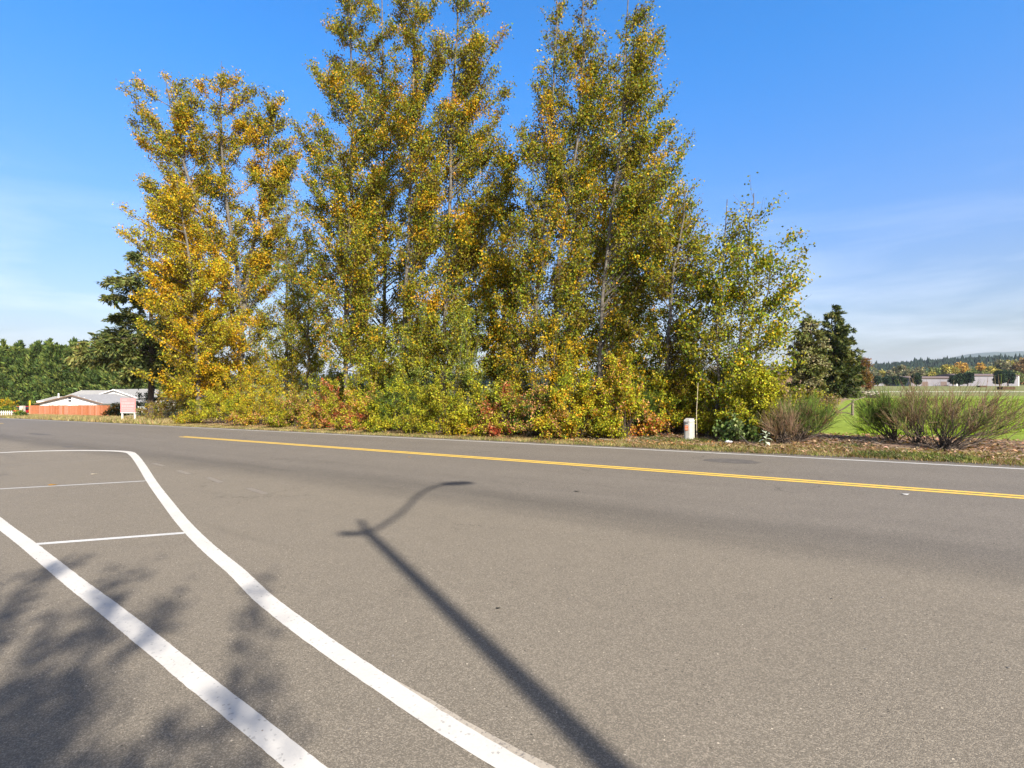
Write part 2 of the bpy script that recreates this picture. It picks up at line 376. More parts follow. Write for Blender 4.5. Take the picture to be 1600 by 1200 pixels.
# a last crumbling asphalt lip, uneven against the verge
ul = np.arange(-70, 30, .12); rs = np.random.RandomState(5)
wl = .12 + .10*np.interp(ul, np.arange(-71, 31, .5), rs.rand(204)) + .06*rs.rand(len(ul))
X0 = ul*UX + .315*VX; Y0 = EX0 + ul*UY + .315*VY; X1 = ul*UX + (.315 + wl)*VX; Y1 = EX0 + ul*UY + (.315 + wl)*VY
nn = len(ul); i = np.arange(nn-1)
V = np.concatenate([np.stack([X0, Y0, softG(X0)], -1), np.stack([X1, Y1, softG(X1) + .018], -1), np.stack([X1, Y1, softG(X1) - .1], -1)])
V[:nn, 2] += .004
tag(npmesh('road_edge', V, [np.stack([i, i+1, nn+i+1, nn+i], -1), np.stack([nn+i, nn+i+1, 2*nn+i+1, 2*nn+i], -1)], M['asphalt']), kind='structure')

def smooth_poly(P, n=8):
    """Catmull-Rom through the points"""
    P = [np.array(p, float) for p in P]; Q = [2*P[0]-P[1]] + P + [2*P[-1]-P[-2]]; o = []
    for i in range(1, len(Q)-2):
        for t in np.linspace(0, 1, n, endpoint=False):
            a, b, c, d = Q[i-1], Q[i], Q[i+1], Q[i+2]
            o.append(.5*((2*b) + (-a+c)*t + (2*a-5*b+4*c-d)*t*t + (-a+3*b-3*c+d)*t**3))
    o.append(P[-1]); return np.array(o)
def stripe(name, pts, width, mat, z=.004, ragged=.0013, off=0., seed=0):
    P = np.array(pts, float); d = np.gradient(P, axis=0); d /= np.linalg.norm(d, axis=1)[:, None]
    seg = np.concatenate([[0], np.cumsum(np.linalg.norm(np.diff(P, axis=0), axis=1))]); tt = np.arange(0, seg[-1], .07 if seg[-1] < 60 else .25)
    P = np.stack([np.interp(tt, seg, P[:, k]) for k in (0, 1)], -1); d = np.stack([np.interp(tt, seg, d[:, k]) for k in (0, 1)], -1)
    nrm = np.stack([-d[:, 1], d[:, 0]], -1); rs = np.random.RandomState(seed + len(P))
    w_ = np.interp(tt, seg, width) if np.ndim(width) else np.full(len(tt), width)
    o_ = np.interp(tt, seg, off) if np.ndim(off) else off
    wa = (w_/2 + o_ + ragged*rs.randn(len(P)))[:, None]; wb = (w_/2 - o_ + ragged*rs.randn(len(P)))[:, None]
    A = P + nrm*wa; B = P - nrm*wb; n = len(P)
    V = np.concatenate([np.c_[A, softG(A[:, 0]) + z], np.c_[B, softG(B[:, 0]) + z]]); i = np.arange(n-1)
    o = npmesh(name, V, np.stack([i, i+n, i+n+1, i+1], -1), mat); return tag(o, kind='structure')
def road_line(v, u0, u1, width, mat, name, step=1.0):
    stripe(name, [uv(u, v) for u in np.arange(u0, u1+.1, step)], width, mat)
road_line(0.0, -130, 60, .105, M['edge_paint'], 'edge_line')
for vv in (-3.58, -3.80): road_line(vv, -19.0, 60, .135, M['yellow_paint'], 'centre_line')
for vv in (-3.45, -3.67): road_line(vv, -130, -55.2, .12, M['yellow_paint'], 'centre_line')
lineA = [gp(*p) for p in [(-70, 713), (0, 707.5), (60, 705), (120, 704), (175, 704.6), (200, 706.5), (208, 710.5), (214, 717), (223, 730), (238, 754), (262.5, 787), (289, 820),
         (324, 855), (370, 894), (411, 933.8), (473, 982), (541, 1030), (604, 1072), (685, 1126), (808, 1200), (990, 1300), (1280, 1450)]]
pA = smooth_poly(lineA, 6); stripe('white_line', pA, np.interp(pA[:, 1], [2.8, 5.0, 12, 22], [.155, .19, .20, .26]), M['white_paint'], seed=1)
lineB = [gp(*p) for p in [(0, 818), (42, 850), (115, 909), (161, 944), (245, 1011), (303, 1059), (374, 1115), (452, 1179), (560, 1268), (800, 1470)]]
lineB = [(-26.5, 22.6)] + [(lineB[0][0]-1.83*k, lineB[0][1]+1.43*k) for k in (6, 4, 2)] + lineB
pB = smooth_poly(lineB, 6); stripe('white_line', pB, np.interp(pB[:, 1], [2.8, 5.0], [.15, .19]), M['white_paint'], seed=2)
def ext(a, b, k): return (a[0] + (a[0]-b[0])*k, a[1] + (a[1]-b[1])*k)
for k, (p, q, e, wd, mt) in enumerate([((0, 764), (228, 751.5), .2, .11, 'thin_paint'), ((53, 850.5), (291, 832.5), 0, .12, 'edge_paint'), ((0, 727.5), (208, 716), .35, .07, 'ghost_paint')]):
    a, b = gp(*p), gp(*q); a = ext(a, b, e); stripe('bay_line', [a, b], wd, M[mt], z=.003, seed=10+k)
# older cream paint that shows beside the near end of the white line
cr_ = smooth_poly([gp(*p) for p in [(597, 1055), (668, 1096), (722, 1130), (786, 1167), (856, 1204), (930, 1244), (1026, 1292)]], 6)
stripe('old_white_line', cr_, np.linspace(.05, .12, len(cr_)), M['cream_paint'], z=.002, seed=21)
for k, (a, b) in enumerate([((240, 724), (256, 728)), ((278, 735), (296, 741)), ((325, 746), (346, 754)), ((388, 763), (416, 772))]):
    stripe('removed_marking', [gp(*a), gp(*b)], .13, M['ghost_paint'], z=.003, seed=30+k)
M['patch'] = simple('patch_asphalt', (.135, .118, .102), .85, noise=.35, nscale=8, bump=.6, bscale=200)
def patch(px, py, rx, ry, rz=0, name='asphalt_patch', z=.004, mat='patch', seed=0):
    x, y = gp(px, py); r_ = np.random.RandomState(seed); n = 40; ang = np.linspace(0, 2*np.pi, n, endpoint=False)
    rr = 1 + .05*np.sin(3*ang + r_.rand()*6) + .04*r_.randn(n)
    X = x + rx*rr*np.cos(ang)*math.cos(rz) - ry*rr*np.sin(ang)*math.sin(rz); Y = y + rx*rr*np.cos(ang)*math.sin(rz) + ry*rr*np.sin(ang)*math.cos(rz)
    V = np.concatenate([np.c_[X, Y, softG(X) + z], [[x, y, float(softG(x)) + z]]]); i = np.arange(n)
    tag(npmesh(name, V, np.stack([i, (i+1) % n, np.full(n, n)], -1), M[mat]), kind='structure')
patch(1142, 720, .72, .38, R(-34))
patch(106, 698, .55, .18, R(-34), seed=3)
patch(62, 678.5, 1.9, .25, R(-34), seed=4)

# ------------------------------------------------------------------ foliage
GOLD, ORANGE, OLIVE, GREEN, BROWN = (.44, .275, .010), (.46, .225, .014), (.240, .208, .012), (.130, .168, .015), (.15, .095, .016)
YGREEN, DGREEN, RED, PINK, PALEG, DRY = (.34, .33, .018), (.040, .072, .016), (.40, .085, .035), (.48, .24, .10), (.20, .225, .05), (.25, .17, .09)
YELLOW = (.46, .37, .025)
def smooth_noise(P, rs, scale):
    """cheap smooth noise in 0..1 at points P"""
    v = np.zeros(len(P)); 
    for k in range(5):
        d = rs.randn(3); d /= np.linalg.norm(d); v += np.sin(P @ d*(2*np.pi/scale)*rs.uniform(.6, 1.5) + rs.rand()*6.28)
    return 1/(1 + np.exp(-v*1.1))
def palette(P, rs, pal, scale=2.2, jit=.5, lum=.25):
    """pal: list of (colour, weight); neighbouring leaves fall on neighbouring colours of the list"""
    W = np.cumsum([p[1] for p in pal])/sum(p[1] for p in pal); C = np.array([p[0] for p in pal])
    s = smooth_noise(P, rs, scale); s = np.argsort(np.argsort(s + jit*rs.randn(len(P))*.55))/max(1, len(P)-1)
    idx = np.minimum(np.searchsorted(W, s), len(pal)-1)
    c = C[idx]*(1 + lum*rs.randn(len(P), 1)).clip(.35, 1.9)
    return (c*(1 + .08*rs.randn(len(P), 3))).clip(.004, .7)
def leaf_quads(P, rs, length, width, droop=.5, along=None, wide=.36, tri=False):
    n = len(P); a = rs.randn(n, 3); a[:, 2] -= droop*1.6
    if along is not None: a = a*.55 + along*1.3
    a /= np.linalg.norm(a, axis=1)[:, None]
    b = np.cross(a, rs.randn(n, 3)); b /= np.linalg.norm(b, axis=1)[:, None] + 1e-9
    L = length*(.65 + .6*rs.rand(n))[:, None]; Wd = width/length*L*.5
    if tri:                                          # small far leaves: a deltoid blade of one triangle
        return np.stack([P - b*Wd, P + b*Wd, P + a*L], 1).reshape(-1, 3), np.arange(n*3).reshape(n, 3)
    V = np.stack([P, P + a*L*wide + b*Wd, P + a*L, P + a*L*wide - b*Wd], 1).reshape(-1, 3)
    return V, np.arange(n*4).reshape(n, 4)
def prisms(A, B, ra, rb):
    """three-sided tapering sticks from A to B, all at once"""
    n = len(A); d = B - A; d /= np.linalg.norm(d, axis=1)[:, None] + 1e-9
    ref = np.where(np.abs(d[:, 2:3]) < .9, np.array([[0, 0, 1.]]), np.array([[1., 0, 0]])); u_ = np.cross(d, ref); u_ /= np.linalg.norm(u_, axis=1)[:, None] + 1e-9
    w_ = np.cross(d, u_); V = []
    for base, r in ((A, ra), (B, rb)):
        r = np.broadcast_to(np.asarray(r, float), (n,))[:, None]
        for k in range(3):
            t = 2*np.pi*k/3; V.append(base + (u_*math.cos(t) + w_*math.sin(t))*r)
    V = np.stack(V, 1).reshape(-1, 3); o = np.arange(n)[:, None]*6
    F = np.concatenate([o + np.array([[k, (k+1) % 3, 3+(k+1) % 3, 3+k]]) for k in range(3)])
    return V, F
class Wood:
    def __init__(s): s.V = []; s.F = []; s.n = 0
    def add(s, V, F): s.V.append(V); s.F.append(F + s.n); s.n += len(V)
    def tube(s, P, rad, sides=6):
        P = np.asarray(P, float); d = np.gradient(P, axis=0); d /= np.linalg.norm(d, axis=1)[:, None] + 1e-9
        ref = np.array([0, 1., 0]) if abs(d[0][1]) < .9 else np.array([1., 0, 0])
        a = np.cross(d, ref); a /= np.linalg.norm(a, axis=1)[:, None] + 1e-9; b = np.cross(d, a)
        t = 2*np.pi*np.arange(sides)/sides; rad = np.asarray(rad)[:, None, None]
        V = P[:, None] + (a[:, None]*np.cos(t)[None, :, None] + b[:, None]*np.sin(t)[None, :, None])*rad
        i = np.arange(len(P)*sides).reshape(len(P), sides); j = np.roll(i, -1, 1)
        s.add(V.reshape(-1, 3), np.stack([i[:-1], j[:-1], j[1:], i[1:]], -1).reshape(-1, 4))
    def build(s, name, mat, parent, origin): return npmesh(name, np.concatenate(s.V), np.concatenate(s.F), mat, parent, smooth=True, origin=origin)

def interp_path(P, t):
    P = np.asarray(P, float); s = np.concatenate([[0], np.cumsum(np.linalg.norm(np.diff(P, axis=0), axis=1))]); s /= s[-1]
    return np.stack([np.interp(t, s, P[:, k]) for k in range(3)], -1)

def make_tree(name, label, cat, Y, lobes, pal, leaves, leaf=(.12, .10), seed=0, rise=1.0, r0=.22, group=None, limb_k=1.0, bl=(.45, 1.15), sig=.13,
              bark='bark', leafmat='leaf', droop=.5, narrow=False, noise=2.4, dscale=.75, base=None, jit=.5, shell=.25, ragged=.13, widen=1.07, wood_up=1.0):
    """lobes: [(profile [(py, px_left, px_right)...] top to bottom, stem [(px, py)...] bottom to top, weight)] measured at distance Y"""
    rs = np.random.RandomState(seed)
    bx = at(lobes[0][1][0][0], 600, Y)[0] if base is None else base[0]; bz = H(bx, Y)
    root = empty(name, (bx, Y, bz)); tag(root, label, cat, group)
    wd = Wood(); LP = []; LD = []; wsum = sum(l[2] for l in lobes)
    for prof, stem, wt in lobes:
        pr = np.array([[CAM_H - (p[0]-600)*Y/FPX, (p[1]-800)*Y/FPX, (p[2]-800)*Y/FPX] for p in prof])[::-1]   # rising z
        S = [at(p[0], p[1], Y) for p in stem]; S[0] = (S[0][0], Y, min(S[0][2], bz) - .15 if S[0][2] < bz + 3 else S[0][2])
        S = smooth_poly(S, 5); S[:, 1] += np.interp(np.arange(len(S)), [0, len(S)-1], [0, rs.uniform(-.6, .6)])
        S[1:-1, 0] += rs.randn(len(S)-2)*.05
        hgt = S[-1, 2] - S[0, 2]; rr = r0*(1 - np.linspace(0, 1, len(S)))**.8*(.75 + .25*min(1, hgt/12)) + .015
        wd.tube(S, rr, 8)
        z0, z1 = pr[0, 0], pr[-1, 0]; n = max(14, int(60*limb_k*wt/wsum*len(lobes)**.5)) if not narrow else int(110*limb_k)
        zz = np.linspace(z0, z1, 60); wz = np.interp(zz, pr[:, 0], pr[:, 2]-pr[:, 1]) + .3; cz = np.cumsum(wz); cz /= cz[-1]
        ze = np.interp(rs.rand(n), cz, zz)
        xl = np.interp(ze, pr[:, 0], pr[:, 1]); xr = np.interp(ze, pr[:, 0], pr[:, 2]); xc, hw = (xl+xr)/2, (xr-xl)/2*widen
        ph = rs.rand(n)*2*np.pi; u_ = (shell + (1-shell)*rs.rand(n)**.6)*(1 + ragged*rs.randn(n)); u_[::4] *= rs.rand(len(u_[::4]))*.6
        E = np.stack([xc + hw*u_*np.cos(ph), Y + hw*dscale*u_*np.sin(ph), ze], -1)
        # where the limb leaves the stem
        ssz = np.maximum.accumulate(S[:, 2] + np.arange(len(S))*1e-6)
        dist = np.hypot(E[:, 0] - np.interp(ze, ssz, S[:, 0]), E[:, 1] - Y)
        zs = np.clip(ze - rise*dist*rs.uniform(.7, 1.3, n), S[0, 2] + .12*hgt, S[-1, 2] - .02*hgt)
        A = np.stack([np.interp(zs, ssz, S[:, 0]), np.interp(zs, ssz, S[:, 1]), zs], -1)
        ctr = (A + E)/2; ctr[:, 2] -= (.10*dist if not narrow else -.12*dist); ctr[:, :2] += .08*dist[:, None]*rs.randn(n, 2)
        T = np.linspace(0, 1, 6)[:, None]
        for k in range(n):
            Pk = (1-T)**2*A[k] + 2*T*(1-T)*ctr[k] + T*T*E[k]; rk = min(r0*.33, .012 + .011*dist[k])
            wd.tube(Pk, rk*(1-np.linspace(0, 1, 6)*.85), 5)
        Ln = np.linalg.norm(E-A, axis=1); pk = Ln**.9 + .4; pk /= pk.sum()
        nb = int(leaves*wt/wsum/26); li = rs.choice(n, nb, p=pk); t = (.22 + .78*rs.rand(nb)**.75)[:, None]
        B0 = (1-t)**2*A[li] + 2*t*(1-t)*ctr[li] + t*t*E[li]; tg = 2*(1-t)*(ctr[li]-A[li]) + 2*t*(E[li]-ctr[li]); tg /= np.linalg.norm(tg, axis=1)[:, None] + 1e-9
        dr = tg*.7 + rs.randn(nb, 3)*(.55 if not narrow else .38); dr[:, 2] += (.55*wood_up if not narrow else -.12); dr /= np.linalg.norm(dr, axis=1)[:, None]
        bl_ = rs.uniform(bl[0], bl[1], nb)[:, None]*(1.15 - .5*t)
        # leaders: leafy shoots up the stem itself
        B1 = B0 + dr*bl_; V, F = prisms(B0, B1, .009, .003); wd.add(V, F)
        nl = int(leaves*wt/wsum); bi = rs.randint(0, nb, nl); s_ = rs.rand(nl)[:, None]**.8
        LP.append(B0[bi] + (B1-B0)[bi]*s_ + rs.randn(nl, 3)*sig*np.array([1, 1, .8])); LD.append(dr[bi])
    P = np.concatenate(LP); D = np.concatenate(LD)
    keep = P[:, 2] > bz + .05
    if not narrow:                                   # crowns thin out towards the tips
        zt_ = max(CAM_H - (l[0][0][0]-600)*Y/FPX for l in lobes); keep &= rs.rand(len(P)) < np.clip(.30 + (zt_ - P[:, 2])/((.26 if Y < 26 else .10)*(zt_ - bz)), 0, 1)
    P, D = P[keep], D[keep]
    org = (bx, Y, bz)
    V, F = leaf_quads(P, rs, leaf[0], leaf[1], droop, along=D if narrow else None, wide=.36 if not narrow else .45, tri=not narrow and Y > 21)
    wd.build('trunk', M[bark], root, org)
    npmesh('crown', V, F, M[leafmat], root, colors=palette(P, rs, pal, noise, jit), origin=org)
    return root

cott = 'autumn cottonwoods along the road'
mixA = [(BROWN, .12), (OLIVE, .28), (GREEN, .30), (OLIVE, .12), (GOLD, .13), (ORANGE, .05)]
make_tree('cottonwood_tree', 'tall golden cottonwood with a forked open crown, leftmost big tree', 'tree', 48,
    [([(108, 246, 278), (145, 212, 315), (200, 208, 340), (260, 214, 350), (330, 230, 350), (380, 260, 350)], [(372, 520), (340, 400), (290, 260), (262, 125)], 1.25),
     ([(100, 338, 366), (140, 306, 402), (200, 295, 405), (300, 295, 415), (400, 305, 440), (500, 320, 435), (600, 330, 430)], [(376, 655), (378, 480), (366, 380), (350, 250), (350, 100)], 1.6),
     ([(148, 406, 434), (180, 384, 464), (230, 376, 474), (280, 384, 464), (340, 388, 450), (420, 385, 450)], [(378, 500), (392, 400), (412, 290), (420, 165)], .95)],
    [(BROWN, .10), (OLIVE, .34), (GREEN, .18), (GOLD, .32), (ORANGE, .06)], 112000, leaf=(.165, .135), seed=11, r0=.26, bl=(.7, 1.6), sig=.19, noise=3.2, group=cott, limb_k=2.4)
make_tree('cottonwood_tree', 'bushy yellow tree leafed to the ground in front of the dark fir', 'tree', 42,
    [([(278, 268, 290), (310, 222, 325), (350, 196, 345), (420, 208, 365), (500, 228, 388), (560, 238, 388), (612, 255, 378)], [(312, 662), (307, 500), (297, 400), (282, 285)], 1.0)],
    [(BROWN, .08), (OLIVE, .34), (YGREEN, .14), (GOLD, .38), (ORANGE, .06)], 66000, leaf=(.15, .12), seed=12, r0=.2, bl=(.6, 1.3), sig=.17, rise=.55, noise=2.6, group=cott, limb_k=3.0, shell=.2)
make_tree('young_alder', 'slender young tree with a dark stem between the yellow tree and the tall grove', 'tree', 38,
    [([(335, 470, 488), (400, 440, 510), (480, 425, 520), (570, 425, 520)], [(480, 660), (480, 500), (478, 340)], 1.0)],
    [(BROWN, .2), (OLIVE, .45), (GREEN, .25), (GOLD, .1)], 11000, leaf=(.13, .10), seed=13, r0=.11, group=None)
make_tree('cottonwood_tree', 'tall olive and gold cottonwood at the left side of the central grove', 'tree', 32,
    [([(-95, 530, 560), (0, 494, 602), (80, 500, 610), (150, 492, 622), (230, 478, 630), (300, 470, 630), (400, 476, 630), (480, 498, 610), (580, 500, 600)], [(541, 650), (540, 450), (550, 250), (545, -90)], 1.0)],
    mixA, 88000, widen=1.18, leaf=(.118, .098), seed=14, r0=.13, rise=1.25, group=cott, limb_k=3.4, sig=.15)
make_tree('cottonwood_tree', 'tallest twin stemmed cottonwood in the middle of the grove, cut off at the top', 'tree', 30,
    [([(-145, 640, 660), (-60, 615, 690), (50, 606, 700), (200, 600, 720), (350, 608, 728), (450, 615, 720), (580, 605, 720)], [(628, 650), (640, 300), (650, -140)], 1.0),
     ([(-125, 716, 734), (-40, 694, 760), (60, 690, 782), (150, 698, 794), (250, 700, 798), (330, 698, 796), (420, 694, 785), (540, 688, 775)], [(690, 650), (702, 300), (722, -120)], .95)],
    [(BROWN, .12), (OLIVE, .36), (GREEN, .28), (GOLD, .18), (ORANGE, .06)], 146000, widen=1.18, leaf=(.112, .092), seed=15, r0=.13, rise=1.35, group=cott, limb_k=3.4, sig=.15)
make_tree('cottonwood_tree', 'narrow cottonwood with a feathery top, first right of the gap in the grove', 'tree', 25.5,
    [([(-75, 865, 880), (0, 856, 884), (60, 846, 896), (150, 832, 905), (250, 808, 902), (350, 792, 895), (450, 780, 885), (560, 785, 880)], [(822, 650), (845, 400), (862, 200), (872, -70)], 1.0)],
    mixA, 44000, widen=1.25, leaf=(.102, .085), seed=16, r0=.085, rise=1.5, group=cott, limb_k=2.8, sig=.12)
make_tree('cottonwood_tree', 'cottonwood with an upright feathery leader between two others of the right clump', 'tree', 25,
    [([(-85, 906, 924), (0, 900, 930), (80, 892, 944), (200, 886, 960), (300, 872, 960), (420, 860, 950), (570, 860, 940)], [(862, 650), (868, 450), (902, 200), (915, -80)], 1.0)],
    mixA, 42000, widen=1.25, leaf=(.102, .085), seed=17, r0=.085, rise=1.5, group=cott, limb_k=2.8, sig=.12)
make_tree('cottonwood_tree', 'broad cottonwood at the right of the tall clump with loose leaves at its outer edge', 'tree', 24,
    [([(-75, 980, 995), (0, 968, 1004), (60, 958, 1030), (120, 952, 1044), (200, 950, 1060), (260, 955, 1078), (320, 960, 1084), (400, 960, 1070), (500, 945, 1040), (590, 940, 1030)], [(932, 650), (945, 420), (972, 200), (985, -70)], 1.0)],
    [(BROWN, .08), (OLIVE, .34), (GREEN, .36), (GOLD, .18)], 54000, widen=1.22, leaf=(.102, .085), seed=18, r0=.085, rise=1.3, group=cott, limb_k=2.8, sig=.12)
make_tree('young_cottonwood', 'low dense olive tree standing under the right edge of the tall clump', 'tree', 22,
    [([(300, 1050, 1080), (340, 1020, 1110), (400, 1000, 1125), (450, 990, 1125), (520, 980, 1130), (600, 988, 1125)], [(1040, 660), (1044, 500), (1064, 305)], 1.0)],
    [(BROWN, .12), (OLIVE, .42), (GREEN, .30), (GOLD, .16)], 27000, leaf=(.10, .08), seed=19, r0=.1, rise=.9, limb_k=2.0, sig=.13, bl=(.35, .9))
make_tree('young_cottonwood', 'sparse green young tree at the right end of the grove, leaning outward over the hedge', 'tree', 20,
    [([(300, 1130, 1150), (360, 1095, 1185), (430, 1075, 1200), (500, 1065, 1205), (570, 1060, 1205), (640, 1070, 1205)], [(1118, 668), (1122, 520), (1138, 310)], 1.0),
     ([(292, 1172, 1186), (330, 1118, 1216), (400, 1090, 1252), (450, 1090, 1260), (520, 1095, 1250), (590, 1090, 1225), (640, 1110, 1215)], [(1150, 670), (1160, 500), (1170, 400), (1180, 300)], .75),
     ([(385, 1205, 1232), (430, 1185, 1264), (500, 1180, 1258), (560, 1180, 1236)], [(1165, 670), (1188, 540), (1218, 395)], .22)],
    [(OLIVE, .36), (GREEN, .44), (YGREEN, .12), (GOLD, .08)], 21000, leaf=(.105, .085), seed=20, r0=.05, rise=.9, limb_k=1.9, sig=.13, bl=(.35, 1.0), shell=.25, ragged=.12)

make_tree('cottonwood_tree', 'thin green cottonwood filling the gap between the forked golden tree and the grove', 'tree', 44,
    [([(300, 440, 462), (350, 425, 480), (430, 405, 500), (520, 395, 505), (600, 400, 500)], [(448, 660), (450, 480), (452, 305)], 1.0)],
    [(BROWN, .15), (OLIVE, .42), (GREEN, .33), (GOLD, .10)], 20000, leaf=(.14, .11), seed=21, r0=.13, group=cott, limb_k=2.2, sig=.16)
make_tree('cottonwood_tree', 'cottonwood set back in the middle of the grove, showing between the front ones', 'tree', 36,
    [([(-60, 585, 605), (60, 560, 640), (200, 545, 660), (350, 540, 670), (480, 535, 680), (600, 540, 680)], [(600, 650), (602, 300), (596, -60)], 1.0)],
    mixA, 36000, widen=1.15, leaf=(.15, .12), seed=22, r0=.13, rise=1.2, group=cott, limb_k=3.0, sig=.17)
make_tree('cottonwood_tree', 'lower cottonwood standing in the gap between the two tall clumps', 'tree', 28,
    [([(215, 780, 800), (300, 768, 812), (350, 755, 820), (420, 745, 830), (500, 745, 835), (600, 750, 830)], [(790, 650), (786, 450), (784, 260)], 1.0)],
    [(BROWN, .12), (OLIVE, .38), (GREEN, .25), (GOLD, .25)], 26000, leaf=(.135, .11), seed=23, r0=.13, rise=1.1, group=cott, limb_k=2.4, sig=.15)
make_tree('cottonwood_tree', 'cottonwood behind the right clump whose crown fills in behind the feathery leaders', 'tree', 30,
    [([(60, 925, 960), (150, 890, 1000), (260, 860, 1030), (380, 850, 1050), (480, 860, 1050), (600, 870, 1040)], [(950, 650), (948, 400), (944, 70)], 1.0)],
    mixA, 30000, leaf=(.135, .11), seed=24, r0=.14, rise=1.2, group=cott, limb_k=3.0, sig=.15)

# conifers
FIR1, FIR2, FIR3 = (.095, .115, .026), (.175, .170, .045), (.045, .062, .020)
make_tree('fir_tree', 'dark spreading fir with long drooping boughs behind the yellow tree', 'tree', 54,
    [([(395, 222, 250), (425, 192, 290), (450, 172, 310), (490, 160, 330), (520, 178, 320), (545, 136, 310), (572, 124, 310), (586, 165, 305), (600, 222, 300)], [(236, 660), (238, 500), (236, 385)], 1.0)],
    [(FIR3, .3), (FIR1, .4), (FIR2, .3)], 52000, leaf=(.42, .14), seed=31, r0=.3, rise=-.12, narrow=True, bark='dark_bark', leafmat='needle', limb_k=1.15, bl=(.7, 1.4), sig=.10, droop=.2, dscale=1.0, shell=.6, ragged=.07)
make_tree('fir_tree', 'pointed dark fir standing past the end of the hedge beside the field', 'tree', 60,
    [([(476, 1301, 1305), (495, 1293, 1314), (515, 1288, 1324), (545, 1282, 1336), (575, 1278, 1340), (616, 1280, 1336)], [(1303, 630), (1303, 550), (1303, 474)], 1.0)],
    [(FIR3, .4), (FIR1, .4), (FIR2, .2)], 30000, leaf=(.40, .13), seed=32, r0=.2, rise=.25, narrow=True, bark='dark_bark', leafmat='needle', limb_k=3.4, bl=(.25, .55), sig=.08, droop=.2, dscale=1.0, shell=.45, ragged=.10)
make_tree('fir_tree', 'shorter olive fir overgrown with pale climbing leaves, left of the pointed fir', 'tree', 57,
    [([(492, 1263, 1267), (512, 1250, 1276), (540, 1242, 1284), (570, 1236, 1288), (614, 1240, 1288)], [(1265, 630), (1265, 560), (1265, 490)], 1.0)],
    [(FIR1, .25), (FIR2, .3), ((.16, .15, .05), .25), ((.26, .24, .12), .2)], 20000, leaf=(.26, .16), seed=33, r0=.16, rise=.3, narrow=True, bark='dark_bark', leafmat='needle', limb_k=2.8, bl=(.3, .6), sig=.12, droop=.2, dscale=1.0, shell=.3, ragged=.14)
make_tree('russet_bush', 'small russet leaved bush at the foot of the pointed fir', 'bush', 66,
    [([(558, 1346, 1354), (578, 1340, 1360), (604, 1341, 1361)], [(1351, 618), (1351, 560)], 1.0)],
    [(BROWN, .5), ((.18, .07, .04), .35), ((.26, .13, .05), .15)], 3500, leaf=(.16, .14), seed=34, r0=.06, bl=(.3, .6), sig=.15)

# hedgerow shrubs
def make_bush(name, label, px, e, pw, top, pal, leaves, leaf=(.078, .062), seed=0, group='shrubs of the roadside hedgerow', shell=.55, stems=26, stemmat='dark_bark', dry=False, cat='shrub', deep=.85, noise=.9, sig=.07):
    rs = np.random.RandomState(seed + 500); x, y = onroad(px, e); z = H(x, y) - .04; k = y/FPX
    rx = pw*k/2; ry = rx*deep; h = (CAM_H - (top-600)*k) - z
    pal = [(c_, w_*.8) for c_, w_ in pal] + [(OLIVE, .08), (YGREEN, .12)] if group == 'shrubs of the roadside hedgerow' else pal
    root = empty(name, (x, y, z)); tag(root, label, cat, group); wd = Wood(); n = stems*2
    ph = rs.rand(n)*2*np.pi; el = np.arcsin(rs.uniform(.02, 1, n)**.8)
    f = 1 + .24*rs.randn(n)
    E = np.stack([x + rx*np.cos(ph)*np.cos(el)*f, y + ry*np.sin(ph)*np.cos(el)*f, z + h*(.12 + .88*np.sin(el)*f.clip(.6, 1.12))], -1)
    A = np.stack([x + rx*.35*rs.randn(n).clip(-1.5, 1.5), y + ry*.35*rs.randn(n).clip(-1.5, 1.5), np.full(n, z)], -1)
    c = (A+E)/2; c[:, 2] += .25*h*rs.rand(n); T = np.linspace(0, 1, 5)[:, None]
    for q in range(n): wd.tube((1-T)**2*A[q] + 2*T*(1-T)*c[q] + T*T*E[q], .014*(1-np.linspace(0, 1, 5)*.75), 4)
    nb = max(30, leaves//22); li = rs.randint(0, n, nb); t = (shell + (1.02-shell)*rs.rand(nb)**.6)[:, None]
    B0 = (1-t)**2*A[li] + 2*t*(1-t)*c[li] + t*t*E[li]; dr = rs.randn(nb, 3); dr += (B0 - np.array([x, y, z + h*.3]))/max(rx, h)*1.1; dr[:, 2] += .25; dr /= np.linalg.norm(dr, axis=1)[:, None]
    B1 = B0 + dr*rs.uniform(.12, .42, nb)[:, None]; V, F = prisms(B0, B1, .006, .003); wd.add(V, F)
    bi = rs.randint(0, nb, leaves); P = B0[bi] + (B1-B0)[bi]*rs.rand(leaves, 1) + rs.randn(leaves, 3)*sig; P[:, 2] = np.maximum(P[:, 2], Hf(P[:, 0], P[:, 1]) + .02)
    V, F = leaf_quads(P, rs, leaf[0], leaf[1], .3, tri=leaf[0] < .1 or y > 50); org = (x, y, z)
    wd.build('stems', M[stemmat], root, org)
    npmesh('foliage', V, F, M['leaf'], root, colors=palette(P, rs, pal, noise, .45, .3), origin=org)
    return root
Pyg = [(GREEN, .25), (YGREEN, .35), (OLIVE, .2), (YELLOW, .2)]
Por = [(GREEN, .15), (OLIVE, .2), (BROWN, .2), (ORANGE, .2), (PINK, .25)]
Pred = [(RED, .28), (PINK, .2), (BROWN, .15), (OLIVE, .2), (YGREEN, .17)]
Pol = [(BROWN, .08), (OLIVE, .38), (GREEN, .24), (YGREEN, .3)]
Pgr = [(DGREEN, .25), (GREEN, .45), (YGREEN, .3)]
Pgo = [(BROWN, .10), (OLIVE, .34), (YGREEN, .22), (GOLD, .24), (ORANGE, .10)]
Pwil = [(GREEN, .25), (PALEG, .35), (OLIVE, .25), (YGREEN, .15)]
